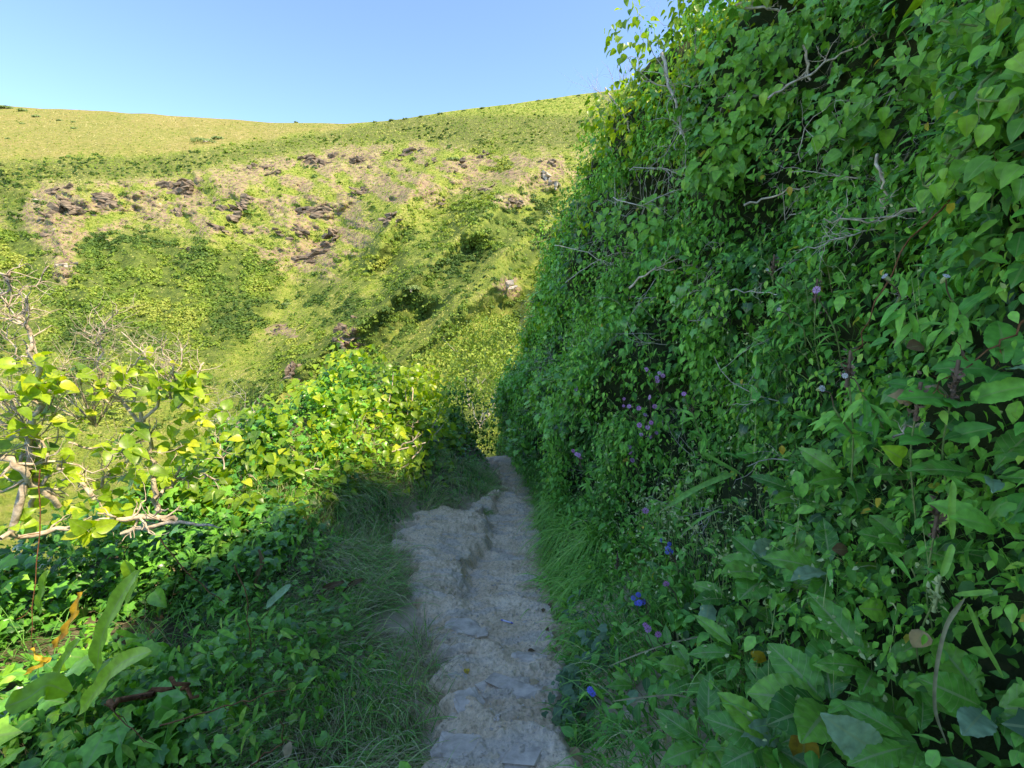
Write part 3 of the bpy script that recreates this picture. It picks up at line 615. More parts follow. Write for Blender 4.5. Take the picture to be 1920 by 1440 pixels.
# strip of dark soil on the near left shoulder, 4 mm above the turf sheet
sx = np.linspace(-3.0, .6, 150); sy = np.linspace(-2, 7.5, 260); X, Y = np.meshgrid(sx, sy)
def mound(x, y): return (.78 * np.exp(-((x + 1.45) / .7) ** 2 - ((y - 5.0) / 1.25) ** 2) + .45 * np.exp(-((x + 1.95) / .6) ** 2 - ((y - 3.4) / .9) ** 2)
                         + .5 * np.exp(-((x + .75) / .35) ** 2 - ((y - 6.6) / .9) ** 2)) * sst(-.02, .45, path_left(y) - x)
def path_left(y): return ip(y, [0, 1.2, 1.7, 2.2, 2.7, 3.2, 3.7, 4.1, 4.5, 5.2, 9], [-.30, -.28, -.34, -.52, -.74, -.92, -.84, -.45, -.18, -.16, -.5])
tag(gridmesh(np.stack([X, Y, ground_z(X, Y) + .006 + .8 * mound(X, Y)], -1), 'soil', MT['soil'], {'dust': np.exp(-(np.clip(path_left(Y) - X, 0, 9) / .28) ** 2)}, flip=True), kind='structure')
def path_left(y): return ip(y, [0, 1.2, 1.7, 2.2, 2.7, 3.2, 3.7, 4.1, 4.5, 5.2, 9], [-.30, -.28, -.34, -.52, -.74, -.92, -.84, -.45, -.18, -.16, -.5])
STEPS = [(1.42, .05, -.35), (1.78, .055, -.5), (2.2, .05, -.3), (2.62, .05, .15), (3.15, .04, -.1), (3.9, .045, .1), (4.6, .04, 0), (5.3, .04, .1), (6.1, .05, 0)]
def path_z(x, y):
    e = xc(y) - hw(y); inner = 1 - sst(0, .25, e - x)
    z = ground_z(x, y); L = .44; ph = (y + .33 * x + .07 * fbm(x * 3.5, y * 2, 0, 3, 9) + .3) / L; k = np.floor(ph); fr = ph - k
    tread = ph * 0 + (k + sst(.80, 1.0, fr)) * L - .5 * L; z = z - .15 * (tread - ph * L) * (.95 * inner + .45 * (1 - inner)) * (1 + .5 * vnoise(k, 3.3, 0, 8))
    z = z + .010 * np.exp(-((fr - .79) / .07) ** 2) * (.3 + fbm(x * 9, k * 3.1, 0, 2, 29))
    st = fbm(x * 2.5 + y * .6, (y - .35 * x) * 9, 0, 4, 12)
    wb_ = np.abs(fbm(x * 7 + .5 * st, (y + .3 * x) * 16, 0, 4, 23)); z = z + .008 * st - .007 * wb_ + .006 * np.abs(fbm(x * 11, y * 14, 0, 3, 13)) + .008 * np.abs(fbm(x * 30, y * 34, 0, 4, 14, .6)) - .008 * sst(.25, .5, fbm(x * 3.1 + 4, y * 5.5, 0, 3, 18))
    z = z + .015 * sst(.1, .5, fbm(x * 2.1, y * 3.2, 0, 3, 19)) * (1 - inner)
    wl = sst(0, .12, x - path_left(y) + .13 * fbm(x * 4, y * 6, 0, 4, 15)); wr = 1 - sst(-.02, .07, x - (xc(y) + hw(y)) + .04 * fbm(y * 6, x * 4, 0, 4, 16))
    return z + .02 - .09 * (1 - wl * wr)
X, Y = np.meshgrid(np.linspace(-1.25, .5, 380), np.concatenate([np.linspace(.6, 3, 560), np.linspace(3.006, 8.5, 560)]))
tag(gridmesh(np.stack([X, Y, path_z(X, Y)], -1), 'path', MT['path'], {}, flip=True), kind='structure')

# ------------------------------------------------------------------ the steep bank on the right
BH = [0, .2, .4, .65, 1.3, 2.3, 3.5, 4.5, 5.3, 5.9, 6.2, 7.0, 7.8]
BN = [0, .16, .36, .62, .8, 1.1, 1.55, 1.85, 2.15, 2.4, 2.55, 3.2, 6.0]
BF = [0, .02, .0, -.02, .0, .12, .78, 2.1, 3.9, 5.2, 5.6, 8.5, 12.0]
HOL = [(1270, 395, .6, 3.3), (1245, 425, .45, 3.2), (1230, 450, .2, 3.3), (1750, 330, .3, 1.9), (1330, 590, .14, 2.6), (1860, 60, .25, 1.6), (1560, 330, .14, 2.2), (1500, 20, .22, 2.8), (1870, 170, .2, 1.6), (1640, 340, .18, 2.2)]
def bank_x(y, h):
    f = sst(1.8, 4.7, y); wt = sst(2.4, 3.8, h); f = f * (1 - wt) + sst(1.5, 3.2, y) * wt; b = ip(h, BH, BN) * (1 - f) + ip(h, BH, BF) * f
    nose = np.clip(y - 5.5, 0, 9)
    b = b + nose ** 1.7 * .32 * sst(.3, 3.0, h)
    return xc(y) + hw(y) + b
def bank_lump(y, h):
    return (.26 * fbm(y * 1.0, h * 1.1, 0, 2, 50) + .17 * fbm(y * 3, h * 3.2, 0, 2, 51) + .05 * fbm(y * 8, h * 8, 0, 2, 52)) * sst(.1, .9, h) * (1 - .75 * sst(3.2, 4.0, h) * sst(2.8, 3.8, y))
def bank_p(y, h, off=0.0):
    """a point of the bank, off metres outward from its bare face; h above the path"""
    x = bank_x(y, h); z = zp(y) + h; p = np.stack([x, y, z], -1)
    e = .03; ty = np.stack([bank_x(y + e, h) - bank_x(y - e, h), np.full_like(x, 2 * e), zp(y + e) - zp(y - e)], -1)
    th = np.stack([bank_x(y, h + e) - bank_x(y, h - e), np.zeros_like(x), np.full_like(x, 2 * e)], -1)
    n = nrm(np.cross(th, ty)); n = np.where(n[..., 0:1] > 0, -n, n) if False else n
    return p + n * np.asarray(off)[..., None], n
def hollow(p):
    u, v, d = proj(p); r = 0
    for hu, hv, dep, dd_ in HOL:
        c = P(hu, hv, dd_); q = np.linalg.norm((p - c) * np.array([.6, 1, 1]), axis=-1); r = np.maximum(r, dep * (1 - sst(.12, .42, q)))
    return r
ty_, th_ = np.meshgrid(np.linspace(-3, 9.5, 300), np.concatenate([np.linspace(-.3, 7.6, 200), np.linspace(7.7, 7.8, 2)]))
bp_, bn_ = bank_p(ty_, th_); lum = bank_lump(ty_, th_); hol = hollow(bp_)
bp_ = bp_ + bn_ * (lum - .10 - hol)[..., None]
tag(gridmesh(bp_, 'bank', MT['bankearth'], {}), kind='structure')
# level top of the bank running away to the right
m = M(); top = bp_[-1]; q = top.copy(); q[:, 0] += 14; q[:, 2] += 1.0; i = np.arange(len(top))
m.add(np.concatenate([top, q]), np.stack([i[:-1], i[1:], i[1:] + len(top), i[:-1] + len(top)], -1)); tag(m.build('bank_top', MT['bankearth']), kind='structure')

#@@BANKPLANTS
rb = np.random.default_rng(5)
def bank_scatter(n, y0=-1.2, y1=8.5, h0=.0, h1=7.0, pw=1.0):
    y = y0 + (y1 - y0) * rb.random(n) ** pw; h = rb.uniform(h0, h1, n); return y, h
def frame(p, n, k, up=.6, rnd=.55, out=.6, droop=.8):
    nor = nrm(n * out + np.array([0, 0, up]) + rv(k, rb) * rnd)
    tip = nrm(n * .5 + np.array([0, 0, -droop]) + rv(k, rb) * .7); return tip, nor
def carpet(m, N, tpl, size, sel, off=(-.1, .08), tint=(.4, .2), up=.6, tfield=None, pw=1.0, rnd=.55, droop=.8, y1=8.5, gap=-.5):
    y, h = bank_scatter(N, pw=pw, y1=y1); s = sel(y, h); y, h = y[s], h[s]
    # clumping: thin out where the cover noise is low
    c = fbm(y * 2.2, h * 2.4, 0, 2, 71); kk = rb.random(len(y)) < np.maximum(.28, sst(gap - .1, gap + .55, c + .12)); y, h = y[kk], h[kk]
    o = bank_lump(y, h) + rb.uniform(off[0], off[1], len(y)); p0, n = bank_p(y, h); ho = hollow(p0)
    kk = rb.random(len(y)) > ho * 2.4; y, h, o, p0, n, ho = y[kk], h[kk], o[kk], p0[kk], n[kk], ho[kk]
    p = p0 + n * (o - ho * .8)[:, None]
    dist = np.linalg.norm(p - np.array([0, 0, EYE]), axis=1); kk = dist > .55; p, n, y, h = p[kk], n[kk], y[kk], h[kk]
    k = len(p); tip, nor = frame(p, n, k, up=up, rnd=rnd, droop=droop)
    t = tint[0] + rb.normal(size=k) * tint[1] + .22 * fbm(y * 1.5, h * 1.7, 0, 2, 88)
    t = np.clip(t, 0, .96); t = np.where(rb.random(k) < .008, 1.0, t)
    m.inst(tpl, p, tip, nor, size * rb.uniform(.55, 1.25, k) * np.clip(.35 + .4 * dist[kk], .6, 1), t)

def clumps(m, N, tpl, size, sel, per, rad, tint, y1=8.5, h1=6.5, lim=.06):
    y, h = bank_scatter(N, y1=y1, h1=h1); k = sel(y, h); y, h = y[k], h[k]; r_ = rb.uniform(rad[0], rad[1], len(y)) * np.clip(.4 + .22 * y, .5, 1); p0, n0 = bank_p(y, h, bank_lump(y, h) + r_ * .45)
    ho = hollow(p0); k = (ho < .05) & (np.linalg.norm(p0 - np.array([0, 0, EYE]), axis=1) > 1.0); y, h, r_, p0, n0 = y[k], h[k], r_[k], p0[k], n0[k]
    for i in range(len(y)):
        q = int(per * rb.uniform(.6, 1.3) * (r_[i] / rad[1]) ** 1.5); d = rv(q, rb); d = nrm(d + n0[i] * .5); pos = p0[i] + d * (r_[i] * rb.uniform(.5, 1.1, q))[:, None] * np.array([1, 1, 1.25])
        m.inst(tpl, pos, nrm(d * .5 + rv(q, rb) * .5 + np.array([0, 0, -.7])), nrm(d * .5 + rv(q, rb) * .4 + np.array([0, 0, .7])), size * min(1, .4 + .25 * np.linalg.norm(p0[i] - np.array([0, 0, EYE]))) * rb.uniform(.6, 1.2, q), np.clip(tint + rb.uniform(-.2, .25) + rb.normal(size=q) * .12, 0, .96))
sp1 = lambda y, h: fbm(y * .9 + 3, h * .9, 0, 3, 90)
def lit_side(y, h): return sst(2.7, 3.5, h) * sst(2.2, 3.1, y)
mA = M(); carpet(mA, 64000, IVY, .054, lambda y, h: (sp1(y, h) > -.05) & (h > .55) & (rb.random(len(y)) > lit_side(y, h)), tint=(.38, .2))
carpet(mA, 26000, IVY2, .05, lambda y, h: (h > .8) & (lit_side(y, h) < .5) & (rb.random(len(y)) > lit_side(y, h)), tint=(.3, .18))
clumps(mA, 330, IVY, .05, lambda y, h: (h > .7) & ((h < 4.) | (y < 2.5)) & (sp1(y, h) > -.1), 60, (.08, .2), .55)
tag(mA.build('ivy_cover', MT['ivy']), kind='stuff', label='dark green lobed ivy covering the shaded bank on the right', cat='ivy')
mA = M(); carpet(mA, 90000, HEART, .05, lambda y, h: (lit_side(y, h) > rb.random(len(y)) * .8), tint=(.7, .18), off=(-.14, .03), gap=-.8)  # bright tint puts sunlight into the colour of the rim leaves
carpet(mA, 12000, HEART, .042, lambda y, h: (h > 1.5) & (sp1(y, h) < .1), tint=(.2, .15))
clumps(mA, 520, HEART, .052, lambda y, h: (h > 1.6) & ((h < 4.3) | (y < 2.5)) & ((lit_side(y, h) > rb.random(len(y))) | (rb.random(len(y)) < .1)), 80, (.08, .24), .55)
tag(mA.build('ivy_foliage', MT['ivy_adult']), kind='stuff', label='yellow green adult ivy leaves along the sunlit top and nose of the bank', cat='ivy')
mA = M(); carpet(mA, 150000, OVAL3, .036, lambda y, h: (sp1(y, h) < .25) & (h > .35) & (rb.random(len(y)) > .85 * lit_side(y, h)), tint=(.4, .24), off=(-.08, .1))
carpet(mA, 60000, TINY, .022, lambda y, h: (h > .2) & (rb.random(len(y)) > .85 * lit_side(y, h)), tint=(.45, .25), off=(-.04, .12))
clumps(mA, 800, OVAL3, .032, lambda y, h: (h > .6) & ((h < 4.) | (y < 2.5)), 130, (.07, .18), .6)
tag(mA.build('bramble_cover', MT['small']), kind='stuff', label='small leaved bramble and privet growth matted over the shaded bank', cat='undergrowth')
mA = M(); carpet(mA, 52000, OVAL, .042, lambda y, h: (h < 2.4) & (h > .01), tint=(.5, .25), off=(-.02, .1), up=.9, gap=-.9)
carpet(mA, 16000, LANCE, .05, lambda y, h: (h < 2.6) & (h > .01), tint=(.55, .25), off=(0, .11), up=.9, droop=.2)
clumps(mA, 300, OVAL, .045, lambda y, h: (h < 2.2) & (h > .3), 45, (.05, .13), .55, h1=2.4)
tag(mA.build('herb_cover', MT['herb']), kind='stuff', label='mixed green herbs filling the foot of the shaded bank', cat='herbs')

# grass along the foot of the bank and over the slope
def bank_grass(m, N, L, Wd, y0, y1, h0, h1, lean=.5, droop=.7, tint=(.5, .25)):
    y = rb.uniform(y0, y1, N); h = rb.uniform(h0, h1, N); c = fbm(y * 3, h * 4, 0, 2, 99); k = rb.random(N) < sst(-.6, .3, c); y, h = y[k], h[k]; N = len(y)
    p, n = bank_p(y, h, bank_lump(y, h) - .06)
    d = n * lean + np.array([0, 0, 1.]) + rv(N, rb) * .55
    blades(m, p, d, L * rb.uniform(.5, 1.2, N), Wd * rb.uniform(.6, 1.3, N), droop * rb.uniform(.5, 1.3, N), np.clip(tint[0] + rb.normal(size=N) * tint[1], 0, 1), 6, rb)
mG = M(); bank_grass(mG, 9000, .24, .005, 1.1, 7.5, 0, .55, .7, .8, (.45, .2)); bank_grass(mG, 7000, .2, .004, .6, 6.5, .3, 1.5, .6, .6, (.5, .25))
bank_grass(mG, 2500, .3, .004, .3, 4, .3, 2.2, .6, .5, (.7, .3))
bank_grass(mG, 5000, .34, .006, .7, 6.0, 0, .5, .8, 1.0, (.6, .2))
tag(mG.build('grass', MT['grass']), kind='stuff', label='fine green grass growing through the lower bank on the right', cat='grass')
mG = M(); bank_grass(mG, 2600, .3, .0035, .4, 7, .0, 4.5, .6, .6, (.4, .3)); tag(mG.build('dry_stems', MT['straw']), kind='stuff', label='thin dry stems scattered through the shaded bank', cat='dry grass')
# pale tiny buds of the seeding weeds in the lower bank
mB = M(); N = 5200; u = rb.normal(1290, 90, N); v = rb.normal(980, 85, N); y, h = bank_scatter(N * 6, y0=.8, y1=4.2, h0=.3, h1=1.7)
p, n = bank_p(y, h, bank_lump(y, h) + rb.uniform(.02, .2, len(y))); pu, pv, pd = proj(p)
w_ = np.exp(-((pu - 1290) / 120) ** 2 - ((pv - 960) / 120) ** 2) + .5 * np.exp(-((pu - 1650) / 200) ** 2 - ((pv - 1230) / 130) ** 2) + .05
k = rb.random(len(y)) < w_ * .35; p = p[k]; K = len(p)
mB.inst(TINY, p, rv(K, rb), rv(K, rb), .011 * rb.uniform(.6, 1.3, K), rb.random(K)); mB.inst(TINY, p, rv(K, rb), rv(K, rb), .009 * rb.uniform(.6, 1.3, K), rb.random(K))
k = rb.random(K) < .35; q = p[k]; blades(mB, q + np.array([.02, .01, -.12]), np.array([-.15, -.05, 1.]) + rv(len(q), rb) * .15, .125, .0022, .0, .1, 2, rb)
tag(mB.build('seed_heads', MT['bud']), kind='stuff', label='haze of tiny pale green seed buds over the grass of the lower bank', cat='weeds')

mT = M(); y, h = bank_scatter(300, y0=.6, y1=7, h0=.5, h1=4.6); p, n = bank_p(y, h, bank_lump(y, h) + .03)
for i in range(len(y)):
    if np.linalg.norm(p[i] - np.array([0, 0, EYE])) < 1.7: continue
    twig(mT, p[i], n[i] * .7 + rb.normal(size=3) * .7 + np.array([0, 0, -.15]), rb.uniform(.1, .32), rb.uniform(.0012, .003), 2, rb, 3, .25, -.03, None, .8, 4)
tag(mT.build('bare_twigs', MT['twig']), kind='stuff', label='fine bare grey twigs tangled through the leaves of the shaded bank', cat='twigs')
#@@THINGS
def on_bank(u, v, off=.05):
    """where the sight line of photo pixel (u, v) meets the planted face of the bank"""
    ds = np.linspace(.5, 12, 500); p = P(u, v, ds[:, None] * 1.0 if False else ds); y = p[:, 1]; h = p[:, 2] - zp(y)
    hit = np.where((p[:, 0] > bank_x(y, np.clip(h, 0, 7.7)) - np.clip(bank_lump(y, np.clip(h, 0, 7.7)) + off, -.2, .4)) & (h < 7.7))[0]
    i = hit[0] if len(hit) else 200
    return p[i], ds[i]
out_n = np.array([-.85, -.3, .25])
# grass tussocks leaning over the right edge of the path
def tussock(p, n, L, Wd, lean, mat, label, seed, grp, droop=.75, name='grass_tussock', cat='grass tussock', spread=.7, tint=(.5, .22)):
    g_ = np.random.default_rng(seed); m = M(); b = p + np.stack([g_.normal(size=n) * .035, g_.normal(size=n) * .035, np.zeros(n)], -1)
    d = np.array(lean) + np.array([0, 0, 1.]) + rv(n, g_) * spread
    blades(m, b, d, L * g_.uniform(.5, 1.15, n), Wd * g_.uniform(.6, 1.2, n), droop * g_.uniform(.5, 1.25, n), np.clip(tint[0] + g_.normal(size=n) * tint[1], 0, 1), 8, g_)
    o = m.build(name, MT[mat], org=p); return tag(o, label, cat, grp)
GR = 'lush grass tussocks hanging over the right edge of the path'
for i, (u, v, L, lab) in enumerate([(1052, 1180, .26, 'lush tussock nearest the camera beside the grey leaved weeds'), (1062, 1140, .3, 'broad lush tussock spilling leftward beside the stepped rock'),
        (1058, 1095, .34, 'tallest arching lush tussock at the bend of the grass fringe'), (1075, 1060, .34, 'lush tussock with long drooping blades above the tallest one'),
        (1050, 1040, .28, 'mid fringe lush tussock touching the trodden path'), (1100, 1085, .36, 'inner lush tussock behind the grass fringe'),
        (1110, 1030, .36, 'blue green feathery tussock higher on the verge'), (1050, 1000, .3, 'lush tussock opposite the dark hole in the ledge'), (1140, 1060, .34, 'rear lush tussock below the blue flower'),
        (1035, 965, .28, 'lush tussock at the narrow part of the path'), (1080, 975, .36, 'feathery tussock above the narrow part of the path'), (1130, 990, .34, 'feathery tussock deep in the verge'),
        (1020, 930, .28, 'dark small tussock next to the far paving steps'), (1060, 930, .34, 'dark tussock under the pink flowered stalk'), (1005, 905, .28, 'dark tussock near the top of the visible path'),
        (990, 880, .3, 'farthest dark tussock where the path disappears'), (1090, 1120, .3, 'lush tussock just above the left blue flower'), (1110, 1170, .26, 'short tussock under the left blue flower')]):
    p, d = on_bank(u, v, .0); tussock(p + np.array([.0, .0, -.07]), 130, L * 1.15, .0085, (-.7, -.3, 0), 'grassblue', lab, 300 + i, GR, 1.0, tint=(.65, .2))
# tufts left of the path
GL = 'grass tufts on the left edge of the path'
def on_ground(u, v):
    ds = np.linspace(.7, 14, 900); p = P(u, v, ds); i = np.where(p[:, 2] < ground_z(p[:, 0], p[:, 1]))[0]; return p[i[0]] if len(i) else p[300]
for i, (u, v, L, mt, n, lab) in enumerate([
        (720, 1420, .2, 'grass', 110, 'green tuft at the bottom edge left of the path'), (640, 1400, .24, 'grass', 120, 'shaggy tuft in the lowest left verge'), (760, 1350, .16, 'straw', 80, 'bleached straw tuft beside the lowest rock step'),
        (700, 1330, .2, 'grass', 120, 'dense green tuft left of the rock step'), (640, 1290, .22, 'grass', 100, 'green tuft among ivy left of the steps'), (765, 1270, .13, 'straw', 90, 'short bleached tuft by the upper rock step'),
        (745, 1210, .14, 'grass', 70, 'thin green tuft at the dirt margin'), (610, 1210, .2, 'straw', 60, 'dry tuft between the ivy and the dirt margin'), (700, 1130, .22, 'grass', 130, 'round green tuft above the dirt margin'),
        (735, 1090, .2, 'grass', 110, 'green tuft on the left of the bare ledge'), (660, 1100, .22, 'grass', 90, 'tuft beside the dark red dead fern'), (690, 1030, .16, 'straw', 70, 'dry brown tuft on the mossy corner of the ledge'),
        (900, 1075, .1, 'straw', 60, 'sparse bleached tuft on the lip of the ledge'), (905, 1110, .1, 'straw', 60, 'bleached tuft drooping off the ledge lip'), (880, 1150, .08, 'straw', 50, 'flattened straw tuft on the ledge face'),
        (830, 1090, .08, 'straw', 45, 'straw tuft in the middle of the bare ledge'), (925, 1010, .14, 'straw', 70, 'straw tuft hanging where the ledge narrows'), (905, 960, .18, 'grass', 90, 'tuft at the head of the bare ledge'),
        (925, 930, .18, 'grass', 80, 'tuft overhanging the narrow path from the left'), (890, 930, .2, 'grass', 90, 'tuft beneath the ivy mound'), (870, 900, .2, 'grass', 90, 'yellowish tuft high on the ivy mound'), (790, 1290, .09, 'grass', 60, 'small tuft in the crack of the rock step')]):
    p = on_ground(u, v); tussock(p + np.array([0, 0, -.01]), n, L, .0038, (.25, -.2, 0), mt, lab, 500 + i, GL, .6, 'grass_tuft', 'grass tuft', .9)

#@@LEFT
rl = np.random.default_rng(15)
def left_carpet(m, N, tpl, size, sel, hgt=(.02, .16), tint=(.4, .2), up=.9, droop=.3, x0=-3.4, x1=-.1, y0=.35, y1=8, bigger=0):
    x = rl.uniform(x0, x1, N); y = y0 + (y1 - y0) * rl.random(N) ** 1.5
    k = (x < path_left(y) - .03 + .1 * fbm(x * 4, y * 4, 0, 2, 31)) & (rl.random(N) < .22 + .78 * np.maximum(sst(.2, .85, path_left(y) - x + .25 * fbm(x * 2.5, y * 2.5, 0, 2, 32)), sst(2.8, 3.6, y))); x, y = x[k], y[k]; k = sel(x, y); x, y = x[k], y[k]
    c = fbm(x * 2.4, y * 2.4, 0, 2, 33); k = rl.random(len(x)) < np.maximum(.25, sst(-.8, .0, c)); x, y, c = x[k], y[k], c[k]
    z = ground_z(x, y) + .8 * mound(x, y); lift = rl.uniform(hgt[0], hgt[1], len(x)) * (1 + .9 * c + .8 * np.minimum(1, mound(x, y) * 2)) * sst(-.02, .75, path_left(y) - x + .05)
    p = np.stack([x, y, z + lift], -1); d = np.linalg.norm(p - np.array([0, 0, EYE]), axis=1); k = d > .6; p = p[k]; n = len(p)
    slope = np.stack([-.2 * np.ones(n), -.35 * np.ones(n), np.full(n, up)], -1)
    t = np.clip(tint[0] + rl.normal(size=n) * tint[1] + .2 * fbm(p[:, 0] * 2, p[:, 1] * 2, 0, 2, 35), 0, .97)
    tip = nrm(rv(n, rl) * np.array([1, 1, .5]) + np.array([.1, -.3, -droop]))
    m.inst(tpl, p, tip, nrm(slope + rv(n, rl) * .5), size * rl.uniform(.5, 1.25, n) , t)
near_ivy = lambda x, y: (fbm(x * 1.3, y * 1.3, 0, 2, 40) > -.25) & (rl.random(len(x)) < .25 + .75 * sst(.2, .7, path_left(y) - x))
mA = M(); left_carpet(mA, 34000, IVY, .056, near_ivy, tint=(.4, .22), y1=8); left_carpet(mA, 9000, IVY, .05, lambda x, y: y > 2.6, tint=(.35, .2)); left_carpet(mA, 16000, IVY2, .045, lambda x, y: y < 4, tint=(.45, .2), hgt=(.06, .18))
left_carpet(mA, 1300, IVY, .08, near_ivy, hgt=(.1, .2), tint=(.6, .15), y1=2.8)
tag(mA.build('ivy_ground_cover', MT['ivy']), kind='stuff', label='lobed ivy carpeting the ground left of the path', cat='ivy')
mA = M(); left_carpet(mA, 60000, OVAL3, .026, lambda x, y: y < 4.5, tint=(.35, .2), hgt=(.0, .15)); left_carpet(mA, 60000, TINY, .018, lambda x, y: y < 4, tint=(.35, .25), hgt=(.0, .17))
left_carpet(mA, 9000, LANCE, .06, lambda x, y: y < 4, tint=(.55, .2), hgt=(.08, .22)); left_carpet(mA, 7000, OVAL, .04, lambda x, y: (y < 5) & (fbm(x * 2, y * 2, 0, 2, 140) > 0), tint=(.6, .2), hgt=(.08, .2))
tag(mA.build('undergrowth', MT['small']), kind='stuff', label='small leaved undergrowth between the ivy left of the path', cat='undergrowth')
mA = M(); left_carpet(mA, 13000, HEART, .07, lambda x, y: (mound(x, y) > .12) & (x < -.6), tint=(.5, .2), hgt=(.05, .22), y0=2.5)
tag(mA.build('ivy_mound_foliage', MT['ivy_adult']), kind='stuff', label='adult ivy foliage over the low mound left of the path', cat='ivy')
def left_grass(mt, N, L, Wd, y0, y1, x0, x1, tint, name, label, gap=.0):
    m = M(); x = rl.uniform(x0, x1, N); y = rl.uniform(y0, y1, N); c = fbm(x * 3, y * 3, 0, 2, 45)
    k = (x < path_left(y) + .05) & (rl.random(N) < sst(gap - .4, gap + .4, c)); x, y = x[k], y[k]; n = len(x)
    p = np.stack([x, y, ground_z(x, y) + .8 * mound(x, y)], -1); d = rv(n, rl) * .9 + np.array([.15, -.1, 1.])
    blades(m, p, d, L * rl.uniform(.4, 1.2, n), Wd * rl.uniform(.6, 1.3, n), rl.uniform(.2, .8, n), np.clip(tint + rl.normal(size=n) * .22, 0, 1), 5, rl)
    tag(m.build(name, MT[mt]), kind='stuff', label=label, cat='grass')
left_grass('grass', 15000, .3, .0042, .5, 5.5, -2.4, -.2, .55, 'verge_grass', 'thin green grass among the ivy left of the path')
left_grass('straw', 13000, .28, .0028, .5, 4.5, -1.7, -.2, .45, 'dry_grass', 'wispy dry grass along the left margin of the path', .15)
def margin_grass(mt, N, L, Wd, a, b, tint, name, label):
    m = M(); y = .5 + 4.8 * rl.random(N) ** 1.3; x = path_left(y) - rl.uniform(a, b, N) + .1 * fbm(y * 5, 3, 0, 2, 48); c = fbm(x * 4, y * 4, 0, 2, 49); k = rl.random(N) < sst(-.6, .15, c); x, y = x[k], y[k]; n = len(x)
    p = np.stack([x, y, ground_z(x, y) + .8 * mound(x, y) - .005], -1); th = 4 * fbm(x * 2, y * 2, 0, 2, 50); d = np.stack([np.cos(th) * .6 + .3, np.sin(th) * .6 - .15, np.ones(n)], -1) + rv(n, rl) * .55
    blades(m, p, d, L * rl.uniform(.4, 1.2, n), Wd * rl.uniform(.6, 1.3, n), rl.uniform(.4, 1.1, n), np.clip(tint + rl.normal(size=n) * .22, 0, 1), 6, rl); tag(m.build(name, MT[mt]), kind='stuff', label=label, cat='grass')
margin_grass('grass', 17000, .34, .0042, -.03, .95, .78, 'margin_grass', 'tangled green grass along the left margin of the path')
margin_grass('straw', 16000, .3, .0034, -.12, .8, .65, 'margin_straw', 'bleached dry grass tangled into the left margin of the path')
# short dry wisps lying on the bare ledge
m = M(); N = 1500; x = rl.uniform(-1.1, -.1, N); y = rl.uniform(1.3, 4.6, N); k = (x > path_left(y) - .1) & (x < xc(y) - hw(y) + .02) & (rl.random(N) < sst(-.2, .5, fbm(x * 5, y * 5, 0, 2, 46)))
x, y = x[k], y[k]; p = np.stack([x, y, path_z(x, y) + .002], -1); n = len(x)
blades(m, p, rv(n, rl) * np.array([1, 1, .25]) + np.array([0, 0, .25]), rl.uniform(.03, .09, n), .0022, .25, rl.random(n), 3, rl)
tag(m.build('dry_wisps', MT['straw']), kind='stuff', label='short dry grass wisps scattered on the bare trodden ledge', cat='dry grass')
# gravel
m = M(); N = 7000; x = rl.uniform(-1, .4, N); y = .7 + 5 * rl.random(N) ** 1.4; k = (x > path_left(y) + .04) & (x < xc(y) + hw(y)); k &= rl.random(N) < .25 + .75 * sst(-.1, .5, fbm(x * 4, y * 4, 0, 2, 47)); x, y = x[k], y[k]
zz_ = path_z(x, y)
for i in range(len(x)):
    r = .0025 + .010 * rl.random() ** 4; hull(m, np.array([x[i], y[i], zz_[i] + r * .2]), np.array([r, r * .8, r * .45]), rotm(0, 0, rl.random() * 6), rl, 8, rl.random())
tag(m.build('gravel', MT['stone'], smooth=False), kind='stuff', label='loose slate chips lying on the path', cat='gravel')

# stones set in the path, each one a thing
def on_path(u, v):
    ds = np.linspace(.7, 12, 1400); p = P(u, v, ds); i = np.where(p[:, 2] < path_z(p[:, 0], p[:, 1]))[0]; return p[i[0]]
def slab(u, v, w, l, t, rot, label, seed, sink=.3, mat='stone'):
    p = on_path(u, v); g_ = np.random.default_rng(seed); m = M(); Rm = rotm(g_.uniform(-.06, .06), g_.uniform(-.1, .1), math.radians(rot))
    for k in range(3):
        w *= 1 - .1 * (k == 0); hs = np.array([w * (.5 - .07 * k), l * (.55 - .08 * k), t * .3]); of = Rm @ np.array([g_.uniform(-.05, .05) * w, g_.uniform(.0, .12) * l, t * (-.42 + .26 * k)])
        hull(m, p + of + np.array([0, 0, -t * .15]), hs, Rm @ rotm(0, 0, g_.uniform(-.15, .15)), g_, 22, g_.random())
    o = m.build('path_stone', MT[mat], org=p, smooth=False); tag(o, label, 'stone', 'slate stones set in the stepped path')
